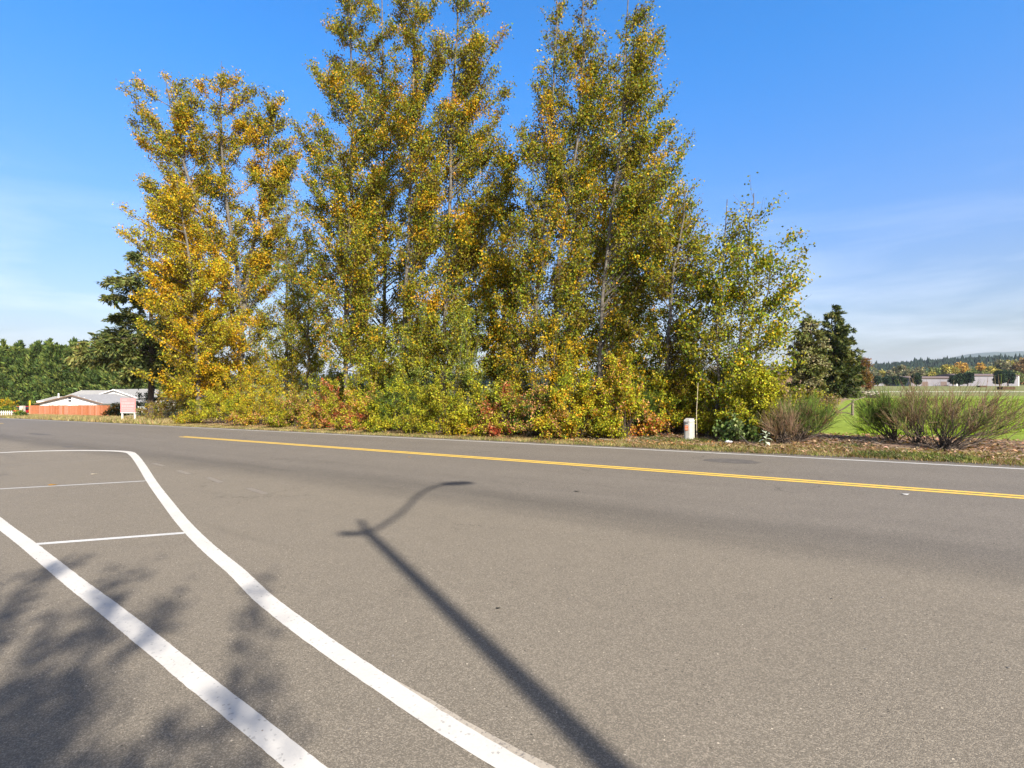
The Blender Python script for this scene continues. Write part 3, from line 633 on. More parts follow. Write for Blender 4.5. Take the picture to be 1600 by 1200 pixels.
front = [  # px, metres behind the edge line, width px, top py, palette, leaves, label
 (262, 3.2, 74, 622, [(BROWN, .5), (DRY, .3), (OLIVE, .2)], 6500, 'dry brown bramble thicket right of the pink sign board'),
 (345, 2.8, 88, 612, Pyg, 11000, 'bright yellow-green shrub at the foot of the bushy yellow tree'),
 (412, 2.8, 74, 616, Pgo, 9000, 'gold and brown shrub right of the bright yellow-green one'),
 (468, 2.6, 74, 612, [(OLIVE, .35), (GREEN, .15), (BROWN, .25), (PINK, .25)], 9500, 'olive shrub tinged brown, left of the reddest patch of the hedge'),
 (520, 2.6, 66, 602, Pred, 9500, 'red and orange shrub in the left half of the hedgerow'),
 (568, 2.5, 68, 607, [(PINK, .25), (ORANGE, .15), (YGREEN, .35), (OLIVE, .25)], 9500, 'shrub speckled yellow and salmon right of the red and orange one'),
 (622, 2.3, 76, 598, Pgr, 11000, 'dark green shrub left of the tall cottonwoods\' feet'),
 (684, 2.2, 78, 596, Pol, 11500, 'olive shrub below the tallest twin stemmed cottonwood'),
 (742, 2.1, 66, 606, [(YGREEN, .35), (YELLOW, .15), (OLIVE, .25), (GREEN, .25)], 9500, 'yellow-green shrub just left of the crimson leaved one'),
 (790, 2.1, 62, 604, [(RED, .2), (PINK, .22), (OLIVE, .25), (GREEN, .33)], 9500, 'green shrub with crimson leaf clusters near the middle of the hedge'),
 (838, 2.2, 58, 612, [(DGREEN, .35), (GREEN, .25), (PINK, .4)], 8500, 'dark shaded shrub with salmon leaves at its left of the big yellow dome'),
 (902, 2.5, 108, 574, [(GREEN, .18), (YGREEN, .37), (YELLOW, .25), (ORANGE, .2)], 17000, 'large rounded yellow-green shrub, the biggest dome of the hedge'),
 (966, 2.7, 66, 566, [(OLIVE, .36), (ORANGE, .18), (PINK, .12), (YGREEN, .34)], 10000, 'orange tipped tall shrub right of the biggest dome'),
 (1046, 5.0, 80, 590, [(GREEN, .3), (YGREEN, .4), (YELLOW, .15), (ORANGE, .15)], 10000, 'yellow-green shrub directly behind the white utility pedestal'),
 (1108, 5.4, 90, 582, [(OLIVE, .35), (YELLOW, .25), (YGREEN, .25), (BROWN, .15)], 11000, 'yellowish shrub right of the thin marker rod'),
 (1180, 3.6, 74, 588, [(OLIVE, .3), (YGREEN, .35), (YELLOW, .12), (GREEN, .15), (BROWN, .08)], 10500, 'yellow shrub at the right end of the leafy hedge'),
 (1258, 10.0, 56, 612, [(GREEN, .3), (OLIVE, .3), (DRY, .4)], 6500, 'olive and straw scrub in front of the shorter olive fir'),
 (1286, 18.0, 40, 617, [(DRY, .6), (BROWN, .2), (OLIVE, .2)], 4500, 'straw coloured scrub along the field edge below the pointed fir'),
 (1222, 5.4, 66, 592, [(GREEN, .4), (OLIVE, .4), (DRY, .2)], 7500, 'green shrub behind the left broom bush'),
]
for k, (px, e, pw, top, pal, nlv, lab) in enumerate(front):
    make_bush('shrub', lab, px, e, pw, top, pal, nlv, seed=k, shell=.5)
lowrow = [(300, 2.0, 50, 640, Pgo, 'low gold shrub at the left foot of the hedge'), (385, 1.9, 54, 641, Por, 'low salmon shrub at the foot of the gold and brown one'),
 (440, 1.8, 52, 643, Pol, 'low olive shrub at the hedge foot below the slender young tree'), (495, 1.7, 52, 645, Por, 'low orange shrub in front of the red and orange one'),
 (548, 1.6, 52, 646, Pred, 'low red shrub at the hedge foot right of the low orange one'), (600, 1.5, 54, 648, Pyg, 'low yellow-green shrub before the dark green one'),
 (655, 1.4, 56, 648, Pol, 'low olive shrub close to the white line below the grove'), (715, 1.4, 56, 650, Pgo, 'low gold shrub in front of the yellow-green shrub'),
 (770, 1.5, 50, 652, Pred, 'low shrub with pink leaves under the crimson leaf clusters'), (880, 1.8, 60, 648, Por, 'low salmon shrub at the foot of the biggest dome'),
 (948, 2.2, 52, 650, Pol, 'low dark olive shrub right of the biggest dome\'s foot'), (1016, 3.7, 54, 652, [(GREEN, .2), (PINK, .3), (ORANGE, .3), (RED, .2)], 'low orange-red shrub left of the white utility pedestal'),
 (1112, 4.3, 46, 650, [(BROWN, .3), (OLIVE, .3), (YGREEN, .4)], 'low bramble right of the white utility pedestal')]
for k, (px, e, pw, top, pal, lab) in enumerate(lowrow):
    make_bush('shrub', lab, px, e, pw, top, pal, 4600, leaf=(.075, .06), seed=60+k, shell=.35, stems=16, sig=.06)
make_bush('large_leaved_vine', 'dark green mound of large vine leaves between the pedestal and the pale weed', 1158, 3.0, 52, 652, [((.09, .13, .03), .35), ((.13, .18, .045), .4), ((.22, .27, .10), .25)], 2200, leaf=(.12, .11), seed=81, group=None, shell=.5, noise=.6)
back = [ # taller thicket
 (300, 6.0, 90, 575, Pgo, 9000, 'gold thicket behind the hedge under the bushy yellow tree'), (372, 5.4, 84, 585, Pgo, 8500, 'golden tall shrub right of the bushy yellow tree\'s foot'),
 (440, 5.2, 84, 560, [(OLIVE, .4), (GOLD, .3), (YGREEN, .3)], 9500, 'tall yellowish shrub below the slender young tree'), (512, 5.0, 80, 565, Pol, 9000, 'tall green shrub behind the red and orange one'),
 (586, 4.8, 88, 535, Pol, 11000, 'tall olive shrub around the foot of the grove\'s left cottonwood'), (652, 4.6, 92, 488, Pwil, 14000, 'tall pale green willow in front of the twin stemmed cottonwood, left of two'),
 (728, 4.6, 84, 474, Pwil, 13000, 'tall pale green willow with grey stems, right of two'), (800, 4.6, 76, 530, [(DGREEN, .2), (OLIVE, .45), (BROWN, .15), (GOLD, .2)], 9500, 'tall dark olive shrub below the gap in the grove'),
 (868, 5.0, 80, 500, [(DGREEN, .15), (OLIVE, .45), (GOLD, .4)], 9500, 'tall olive and gold shrub behind the biggest dome'), (1002, 5.2, 84, 545, [(DGREEN, .3), (OLIVE, .35), (GREEN, .2), (GOLD, .15)], 9000, 'shaded tall shrub behind the green broom of the hedge'),
 (1082, 6.0, 86, 552, [(DGREEN, .2), (OLIVE, .4), (YGREEN, .2), (BROWN, .2)], 9000, 'tall olive shrub under the low dense tree'), (1150, 6.2, 80, 574, Pyg, 8500, 'yellow-green tall shrub below the sparse young tree')]
for k, (px, e, pw, top, pal, nlv, lab) in enumerate(back):
    make_bush('tall_shrub', lab, px, e, pw, top, pal, nlv, leaf=(.095, .07), seed=100+k, group='taller shrubs behind the hedge', shell=.25, sig=.10, stems=22, stemmat='bark')
for k, (px, e, pw, top, lab) in enumerate([(345, 9.5, 95, 600, 'shaded evergreen shrub deep behind the gold shrubs'), (560, 8.5, 110, 588, 'shaded evergreen shrub behind the left part of the grove'), (690, 8.5, 120, 575, 'shaded evergreen shrub behind the two willows'), (830, 8.0, 110, 590, 'shaded evergreen shrub seen through the middle of the hedge'), (960, 8.0, 110, 592, 'shaded evergreen shrub behind the orange tipped one'), (1075, 8.2, 90, 596, 'shaded evergreen shrub behind the low dense tree')]):
    make_bush('evergreen_shrub', lab, px, e, pw, top, [(DGREEN, .5), (FIR1, .3), (OLIVE, .2)], 6000, leaf=(.14, .10), seed=130+k, group='shaded evergreens at the back of the hedge', shell=.2, sig=.12)

# broom: fans of thin whippy twigs
def make_broom(name, label, base, tips, n_tw, cols, seed, height, spread, lean=(0, 0), main=26, tw=.64, long=None):
    rs = np.random.RandomState(seed); x, y = base; z = H(x, y) - .03
    root = empty(name, (x, y, z)); tag(root, label, 'bush', 'broom bushes by the road'); wd = Wood()
    ph = rs.rand(main)*2*np.pi; sp_ = spread*(.15 + .95*rs.rand(main)); n = main
    hh = height*(1.0 - .45*(sp_/spread/1.1)**2)*rs.uniform(.75, 1.0, n)
    E = np.stack([x + sp_*np.cos(ph) + lean[0]*rs.uniform(.2, 1, n), y + sp_*.7*np.sin(ph) + lean[1]*rs.rand(n), z + hh], -1)
    A = np.stack([x + .06*rs.randn(n), y + .06*rs.randn(n), np.full(n, z)], -1); c = A*.45 + E*.55; c[:, 2] -= .15*hh; c[:, 2] = np.maximum(c[:, 2], z+.1)
    if long:
        for (dx, dy, dz) in long: A = np.vstack([A, [x, y, z]]); E = np.vstack([E, [x+dx, y+dy, z+dz]]); c = np.vstack([c, [x+dx*.5, y+dy*.5, z+dz*.35]]); n += 1
    T = np.linspace(0, 1, 7)[:, None]
    for q in range(n):
        P = (1-T)**2*A[q] + 2*T*(1-T)*c[q] + T*T*E[q]; P[1:-1] += rs.randn(5, 3)*.05; wd.tube(P, .02*(1-np.linspace(0, 1, 7)*.85), 5)
    li = rs.randint(0, n, n_tw); t = (.42 + .58*rs.rand(n_tw)**.8)[:, None]
    B0 = (1-t)**2*A[li] + 2*t*(1-t)*c[li] + t*t*E[li]; tg = 2*(1-t)*(c[li]-A[li]) + 2*t*(E[li]-c[li]); tg /= np.linalg.norm(tg, axis=1)[:, None]
    dr = tg*.8 + rs.randn(n_tw, 3)*.42; dr[:, 2] += .38; dr /= np.linalg.norm(dr, axis=1)[:, None]
    L = tw*rs.uniform(.5, 1.2, n_tw)[:, None]; B1 = B0 + dr*L*.55; dr2 = dr + rs.randn(n_tw, 3)*.15; dr2[:, 2] += .12; B2 = B1 + dr2/np.linalg.norm(dr2, axis=1)[:, None]*L*.45
    # side shoots
    m2 = n_tw; k2 = rs.randint(0, n_tw, m2); f = rs.rand(m2, 1); S0 = B0[k2]*(1-f) + B1[k2]*f; d3 = dr[k2] + rs.randn(m2, 3)*.3; d3 /= np.linalg.norm(d3, axis=1)[:, None]; S1 = S0 + d3*tw*.4*rs.uniform(.4, 1.1, m2)[:, None]
    A_ = np.vstack([B0, B1, S0]); B_ = np.vstack([B1, B2, S1]); V, F = prisms(A_, B_, .0048, .0026)
    C = palette((A_+B_)/2, rs, cols, .8, .5, .25); C = np.tile(C, (3, 1))
    org = (x, y, z); wd.build('stems', M['dark_bark'], root, org); npmesh('twigs', V, F, M['twig'], root, colors=C, origin=org)
    return root
BRG, BRD, BRB, BRT = (.095, .145, .022), (.050, .075, .018), (.135, .085, .042), (.21, .145, .085)
make_broom('broom_bush', 'large windswept brown broom bush, rightmost by the road', gp(1472, 703), None, 1050, [(BRB, .45), (BRT, .35), (BRD, .10), (BRG, .10)], 1, 1.75, 1.5, lean=(1.6, .2), main=46, long=[(2.9, .4, 1.15), (3.0, .2, .85)])
make_broom('broom_bush', 'upright reddish-brown broom bush left of the windswept one', gp(1434, 692), None, 480, [(BRB, .45), (BRT, .3), (BRG, .25)], 2, 1.85, .8, main=22)
make_broom('broom_bush', 'green broom bush left of the reddish-brown ones, in front of the field', gp(1398, 688), None, 900, [(BRB, .2), (BRD, .25), (BRG, .55)], 3, 1.6, 1.05, lean=(-.5, 0), main=28, long=[(-1.3, .1, .55)])
make_broom('broom_bush', 'green broom bush with a long bent stem, between the hedge and the wooden post', gp(1244, 691), None, 1200, [(BRB, .22), (BRD, .26), (BRG, .52)], 4, 1.5, 1.15, lean=(.35, .2), main=34, long=[(1.95, 1.2, .55)])
make_broom('broom_bush', 'dry pinkish-brown broom at the end of the leafy hedge', gp(1226, 694), None, 480, [(BRT, .5), (BRB, .5)], 5, 1.05, .8, main=22)
make_broom('broom_bush', 'feathery green broom growing inside the hedge right of the orange tipped shrub', onroad(1004, 4.3), None, 1100, [(BRG, .8), (BRD, .2)], 6, 2.2, .75, main=22)

# ------------------------------------------------------------------ grasses and litter
def blades(name, X, Y, h, w, cols, label, seed, lean=.5, mat='blade', zo=0, kind='stuff', cat='grass'):
    rs = np.random.RandomState(seed); n = len(X); Z = Hf(X, Y) + zo; B = np.stack([X, Y, Z], -1)
    a = rs.rand(n)*2*np.pi; s = np.stack([np.cos(a), np.sin(a), np.zeros(n)], -1)*(w*.5); hh = h*rs.uniform(.4, 1.2, n)
    tip = B + np.stack([rs.randn(n)*lean*hh, rs.randn(n)*lean*hh, hh], -1)
    V = np.stack([B-s, B+s, tip], 1).reshape(-1, 3); C = palette(B, rs, cols, 1.6, .6, .25)
    o = npmesh(name, V, np.arange(n*3).reshape(n, 3), M[mat], colors=C); return tag(o, label, cat, kind=kind)
rs = np.random.RandomState(77)
def uvs(n, u0, u1, v0, v1, pw=1.): 
    u = rs.uniform(u0, u1, n); v = v0 + (v1-v0)*rs.rand(n)**pw
    return u*UX + v*VX, EX0 + u*UY + v*VY
STRAW, GRS, DGR = (.38, .30, .13), (.15, .17, .035), (.08, .10, .03)
x1, y1 = uvs(60000, -34, 9, .34, 2.1, 1.1)
blades('dry_grass', x1, y1, .11, .02, [(STRAW, .4), (GRS, .35), (DRY, .25)], 'short dry grass along the road below the hedge', 1)
x2, y2 = uvs(34000, -100, -33, .45, 7.0, 1.2)
blades('dry_grass', x2, y2, .38, .06, [(STRAW, .6), (GRS, .2), (DRY, .2)], 'longer straw coloured grass in front of the cedar fence', 2)
x3, y3 = uvs(26000, 4, 24, .36, 2.8)
blades('dry_grass', x3, y3, .10, .02, [(STRAW, .3), (GRS, .3), (DRY, .3), (BROWN, .1)], 'thin dry grass and weeds beside the field end of the road', 3)
m_ = (np.sin(x3*1.3) + np.sin(y3*2.1 + x3)) > .9
blades('weeds', x3[m_], y3[m_]+.3, .14, .045, [(DGR, .5), (GRS, .3), (PALEG, .2)], 'low green weeds in patches on the bare verge', 4, lean=.9)
ang = rs.uniform(R(34), R(57), 90000); dd = 19/np.cos(ang) + rs.rand(90000)**1.6*52
xf, yf = dd*np.sin(ang), dd*np.cos(ang); mk = (field_mask(xf, yf) > .5) & (vdist(xf, yf) > 7.0)
blades('field_grass', xf[mk], yf[mk], .10, .035, [((.20, .27, .028), .5), ((.27, .34, .045), .3), ((.13, .18, .02), .2)], 'bright green low crop covering the field', 5, lean=.5)
# twigs and dead leaves lying on the verge
def litter(name, label, X, Y, size, cols, seed):
    r_ = np.random.RandomState(seed); n = len(X); P = np.stack([X, Y, Hf(X, Y) + .03 + .05*r_.rand(n)], -1)
    a = r_.rand(n)*2*np.pi; d = np.stack([np.cos(a), np.sin(a), .35*r_.randn(n)], -1); b = np.stack([-np.sin(a), np.cos(a), .5*r_.randn(n)], -1)
    L = size*r_.uniform(.5, 1.3, n)[:, None]; V = np.stack([P-d*L, P+b*L*.6, P+d*L, P-b*L*.6], 1).reshape(-1, 3)
    return tag(npmesh(name, V, np.arange(n*4).reshape(n, 4), M['leaf'], colors=palette(P, r_, cols, .6, .6, .3)), label, 'litter', kind='stuff')
x, y = uvs(16000, -34, 8, .9, 3.2); litter('fallen_leaves', 'brown and salmon fallen leaves under the hedge', x, y, .045, [(BROWN, .4), (PINK, .35), (DRY, .25)], 6)
x, y = uvs(15000, 4, 26, .9, 7.0); litter('fallen_leaves', 'reddish-brown leaf litter on the bare soil by the field', x, y, .05, [(BROWN, .3), ((.30, .18, .10), .35), ((.40, .28, .17), .35)], 7)
x, y = uvs(5200, -30, 26, 1.3, 5.5); n = len(x); a = rs.rand(n)*2*np.pi; L = rs.uniform(.1, .6, n)
A = np.stack([x, y, Hf(x, y) + .03], -1); B = A + np.stack([np.cos(a)*L, np.sin(a)*L, rs.rand(n)*.14], -1); V, F = prisms(A, B, .008, .004)
tag(npmesh('dead_twigs', V, F, M['twig'], colors=np.tile(palette((A+B)/2, rs, [((.30, .23, .17), .5), (BRB, .5)], 1, .5), (3, 1))), 'dead twigs scattered under the broom bushes', 'twigs', kind='stuff')
# loose grit and a few leaves on the asphalt
n = 260; x = rs.uniform(-9, 12, n); y = rs.uniform(2.5, 16, n); ok = vdist(x, y) < -.5; x, y = x[ok], y[ok]; n = len(x)
s = rs.uniform(.004, .011, n); P = np.stack([x, y, softG(x) + .003], -1); V = []
for dx, dy, dz in ((-1, -.7, 0), (1, -.8, 0), (.8, .9, 0), (-.9, .8, 0), (.1, 0, 1.)): V.append(P + np.stack([dx*s, dy*s, dz*s], -1))
V = np.stack(V, 1).reshape(-1, 3); o_ = np.arange(n)[:, None]*5; F = np.concatenate([o_ + np.array([f]) for f in ((0, 1, 4), (1, 2, 4), (2, 3, 4), (3, 0, 4))])
M['grit'] = simple('grit', (.30, .27, .23), .9, c2=(.04, .035, .03), nscale=3)
tag(npmesh('grit', V, F, M['grit']), 'loose grit scattered on the asphalt', 'grit', kind='stuff')
for (px, py, s_, c_) in ((82, 758, .10, ORANGE), (147, 741, .09, (.5, .42, .3)), (640, 714.5, .06, ORANGE), (778, 951, .022, (.02, .02, .02)), (1414, 772, .07, (.7, .68, .62)), (901, 768, .05, (.02, .02, .02))):
    x, y = gp(px, py); r_ = np.random.RandomState(int(px)); t_ = np.linspace(0, 2*np.pi, 9)[:-1]; rr = s_*(1 + .3*np.cos(3*t_))*(1+.12*r_.randn(8))
    V = np.stack([x + rr*np.cos(t_), y + rr*.7*np.sin(t_), softG(x) + .008 + .012*np.abs(np.cos(t_))*(s_/.1)], -1); V = np.vstack([V, [x, y, float(softG(x)) + .006 + .1*s_]])
    i = np.arange(8); o = npmesh('fallen_leaf', V, np.stack([i, (i+1) % 8, np.full(8, 8)], -1), M['leaf'], colors=np.tile(np.array(c_), (8, 1)))
    lab = {82: 'single orange leaf lying on the thin bay line', 147: 'pale scrap lying between two bay lines', 640: 'small orange leaf just below the yellow centre line', 778: 'small dark speck of debris right of the lamp shadow', 1414: 'white scrap below the right part of the yellow line', 901: 'dark scrap of bark on the near lane'}[px]
    tag(o, lab, 'leaf' if 'leaf' in lab else 'scrap')

# ------------------------------------------------------------------ roadside things
M['white_plastic'] = simple('weathered_white_plastic', (.44, .43, .39), .55, c2=(.36, .33, .27), nscale=9, bump=.2)
M['black'] = simple('black_plastic', (.03, .03, .035), .5); M['orange'] = simple('orange_sticker', (.62, .16, .045), .5, noise=.3, nscale=30)
M['cream_ink'] = simple('faded_print', (.60, .42, .30), .6)
x, y = gp(1077, 688.5); z = H(x, y)
ped = empty('utility_pedestal', (x, y, z), R(-32)); ped.scale = (.86, .9, 1.0); tag(ped, 'short white utility pedestal with an orange sticker, in front of the hedge', 'utility pedestal')
mb = MB(); mb.prism([(-.20, -.12), (-.12, -.17), (.05, -.18), (.17, -.10), (.20, .12), (-.18, .14)], 'z', -.05, .72); mb.build('body', M['white_plastic'], ped, bevel=.015)
mb = MB(); mb.add([(-.215, -.135, .72), (.06, -.20, .72), (.19, -.11, .72), (.215, .13, .72), (-.195, .15, .72), (-.18, -.10, .80), (.05, -.14, .82), (.16, -.07, .82), (.17, .10, .84), (-.16, .12, .84)],
       [(0, 1, 6, 5), (1, 2, 7, 6), (2, 3, 8, 7), (3, 4, 9, 8), (4, 0, 5, 9), (5, 6, 7, 8, 9), (0, 4, 3, 2, 1)]); mb.build('cap', M['white_plastic'], ped, bevel=.01)
mb = MB(); mb.box(-.13, -.01, -.192, -.184, .665, .69); mb.build('latch_slot', M['black'], ped)
lb = MB().box(-.14, .0, -.190, -.182, .40, .58).build('warning_sticker', M['orange'], ped)
mb = MB(); [mb.box(-.12, -.02, -.194, -.191, zz, zz + .018) for zz in (.43, .47, .53)]; mb.build('print', M['cream_ink'], lb)['kind'] = 'stuff'
x2_, y2_ = x + .32, y + .12; z2_ = H(x2_, y2_)
tag(MB().tube([(x2_, y2_, z2_ - .1), (x2_ - .01, y2_, z2_ + 1.0), (x2_ + .05, y2_, z2_ + 2.15)], [.011, .010, .007], 6).build('marker_rod', simple('bleached_fibreglass', (.55, .46, .30), .6)), 'thin pale marker rod standing behind the white pedestal', 'marker rod')
# pale big-leaved weed, litter, leaning stick
x, y = gp(1196, 699); z = H(x, y); pw_ = empty('pale_weed', (x, y, z)); tag(pw_, 'whitish large leaved weed between the vine and the broom', 'weed')
MB().tube([(0, 0, -.03), (.02, 0, .25), (.0, 0, .52)], [.012, .010, .006], 5).build('stem', simple('pale_stem', (.42, .42, .30), .8), pw_)
M['paleleaf'] = simple('felted_pale_leaf', (.50, .54, .40), .9, c2=(.36, .42, .28), nscale=12, spec=.1)
rl = random.Random(3)
for k in range(13):
    a = k*2.4; zz = .10 + .034*k; L = .27 - .010*k; up = .35 + .05*k
    c_, s_ = math.cos(a), math.sin(a); pts = []
    for t_, wd_ in ((0, .01), (.3, .055), (.6, .06), (1, .004)):
        r_ = L*t_; hz = zz + L*(up*t_ - .75*t_*t_)
        pts += [(c_*r_ - s_*wd_, s_*r_ + c_*wd_, hz + .012), (c_*r_, s_*r_, hz), (c_*r_ + s_*wd_, s_*r_ - c_*wd_, hz + .012)]
    fs = []
    for q in range(3): fs += [(3*q, 3*q+1, 3*q+4, 3*q+3), (3*q+1, 3*q+2, 3*q+5, 3*q+4)]
    MB().add(pts, fs).build('leaf', M['paleleaf'], pw_, smooth=True)
x, y = gp(1138, 693); z = H(x, y); bm = bmesh.new(); bmesh.ops.create_icosphere(bm, subdivisions=2, radius=.12)
for v in bm.verts: v.co *= rl.uniform(.6, 1.25); v.co.z *= .6
me = bpy.data.meshes.new('litter_bag'); bm.to_mesh(me); bm.free(); me.materials.append(simple('crumpled_plastic', (.68, .68, .70), .4)); o = bpy.data.objects.new('litter_bag', me); o.location = (x, y, z + .06); link(o)
tag(o, 'crumpled white litter at the foot of the dark vine', 'litter')
a_ = at(1143, 667, 18.0); b_ = (at(1172, 690, 17.2)[0], 17.2, H(at(1172, 690, 17.2)[0], 17.2) + .02)
tag(MB().tube([a_, ((a_[0]+b_[0])/2, (a_[1]+b_[1])/2, (a_[2]+b_[2])/2 + .02), b_], [.010, .013, .015], 6).build('dead_stick', M['bark']), 'bare grey stick leaning out of the dark vine', 'stick')
# wooden post beside the field, dark rails built for its shadow lines, brush pile
x, y = at(1332, 640, 30)[0], 30.; z = H(x, y); M['greywood'] = simple('weathered_wood', (.30, .24, .18), .9, c2=(.13, .10, .075), nscale=8, bump=.5)
po = empty('wooden_post', (x, y, z)); tag(po, 'old wooden post at the field edge, its shadow lines built as dark rails', 'post')
ztop = CAM_H - 26*30/800 - z
MB().tube([(0, 0, -.1), (.0, 0, ztop*.5), (.02, 0, ztop)], [.075, .07, .065], 8).build('post', M['greywood'], po)
MB().tube([(.0, -.05, ztop - .08), (-.55, -.1, ztop - .45), (-1.1, -.2, ztop - .68)], [.045, .04, .035], 6).build('rail', M['dark_bark'], po)  # dark wood standing in for a shadow line on the grass
MB().tube([(-1.12, -.2, ztop - .70), (-.5, -.25, .16), (-.02, -.1, .05)], [.035, .03, .025], 6).build('rail', M['dark_bark'], po)  # second shadow line, likewise built solid in dark wood
MB().tube([(-.5, .05, ztop + .12), (.1, 0, ztop + .02), (.75, .0, ztop + .22)], [.03, .035, .025], 6).build('cross_branch', M['greywood'], po)
x, y = at(1346, 617, 62)[0], 62.; z = H(x, y); bp_ = empty('brush_pile', (x, y, z)); tag(bp_, 'dark brush pile topped with pale boards at the field corner', 'brush pile')
r2 = np.random.RandomState(8); n = 420; A = np.stack([r2.randn(n)*.8, r2.randn(n)*.6, np.abs(r2.randn(n))*.25], -1); d = r2.randn(n, 3)*.45; V, F = prisms(A, A+d, .03, .015)
V[:, 2] = np.maximum(V[:, 2], -.02); npmesh('brush', V, F, M['dark_bark'], bp_)['kind'] = 'stuff'
for k, (bx_, by_, bz_, rz_) in enumerate([(.5, -.3, .62, .2), (.9, -.2, .60, -.25), (.1, -.35, .52, .5), (1.2, -.3, .45, .1)]):
    o = MB().box(-.75, .75, -.09, .09, 0, .05).build('board', simple('pale_board', (.58, .52, .40), .8) if k == 0 else bpy.data.materials['pale_board'], bp_); o.location = (bx_, by_, bz_); o.rotation_euler = (.2*k-.3, .15-.1*k, rz_)

# pink sign
x, y = at(201, 640, 45)[0], 45.; z = H(x, y)
M['pink'] = simple('sun_bleached_red_sign', (.60, .25, .24), .6, c2=(.54, .215, .205), nscale=2.5)
M['sign_text'] = simple('bleached_sign_lettering', (.64, .34, .325), .6); M['whitewood'] = simple('white_painted_wood', (.68, .66, .60), .7, c2=(.5, .48, .42), nscale=10)
sg = empty('notice_board', (x, y, z), R(-8)); tag(sg, 'faded pink notice board on two white posts beside the cedar fence', 'sign')
zb, zt = CAM_H - 45.5*45/800 - z, CAM_H - 22*45/800 - z
for xx in (-.62, .62): MB().box(xx-.05, xx+.05, -.05, .05, -.15, zt - .02).build('post', M['whitewood'], sg)
bd = MB().box(-.74, .74, -.075, -.051, zb, zt).build('board', M['pink'], sg)
rl = random.Random(5)
def row(z_, h_, x0, x1, step):
    m = MB(); xx = x0
    while xx < x1:
        wd_ = step*rl.uniform(.5, .85); m.box(xx, min(xx + wd_, x1), -.0785, -.0765, z_, z_ + h_); xx += step
    m.build('lettering', M['sign_text'], bd)['kind'] = 'stuff'
H_ = zt - zb; row(zb + H_*.84, .07, -.60, -.1, .09); row(zb + H_*.62, .13, -.62, .6, .16); row(zb + H_*.42, .13, -.6, .62, .17); row(zb + H_*.26, .07, -.6, .5, .1); row(zb + H_*.14, .05, -.6, .62, .08)
m = MB(); m.box(-.74, .74, -.0785, -.0765, zb, zb + .07); m.build('lower_band', M['whitewood'], bd)

# cedar fence: eight sections, each with its own boards
def mats_cedar(k):
    c = [(.46, .165, .07), (.50, .20, .10), (.42, .14, .055), (.52, .235, .14), (.48, .18, .085)][k % 5]
    return simple('cedar_boards', c, .8, noise=.3, nscale=5, bump=.3, bscale=10)
CED = [mats_cedar(k) for k in range(5)]
fa = np.array(at(46, 640, 69.0)[:2]); fb = np.array(at(172, 640, 64.0)[:2]); fl = np.linalg.norm(fb-fa); fd = (fb-fa)/fl; rz = math.atan2(fd[1], fd[0])
fz = min(H(*fa), H(*fb)) - .1
fe = empty('cedar_fence', (fa[0], fa[1], fz), rz); tag(fe, 'orange cedar board fence in front of the white gabled shed', 'fence')
ns = 8; rl = random.Random(11); za, zb_ = CAM_H - 33.4*69/800 - fz, CAM_H - 32.8*64/800 - fz
for k in range(ns):
    x0, x1 = fl*k/ns, fl*(k+1)/ns; nb = 10; wdt = (x1-x0)/nb
    sec = empty('fence_section', (0, 0, 0)); sec.parent = fe
    for q in range(nb):
        xx = x0 + q*wdt; t_ = (xx/fl); top = za*(1-t_) + zb_*t_ + rl.uniform(-.02, .02) + (-.03 if k % 3 == 1 else 0); dy = rl.uniform(-.008, .008)
        MB().box(xx + .006, xx + wdt - .006, -.012 + dy, .012 + dy, 0, top).build('board', CED[rl.choice([k % 5, k % 5, (k+2) % 5, rl.randrange(5)])], sec)
    m = MB(); m.box(x0, x1, .022, .06, .35, .44); m.box(x0, x1, .022, .06, za*.85 - .05, za*.85 + .04); m.build('rail', CED[2], sec)
for k in range(ns+1): MB().box(fl*k/ns - .045, fl*k/ns + .045, .062, .15, -.2, za - .12).build('post', CED[4], fe)

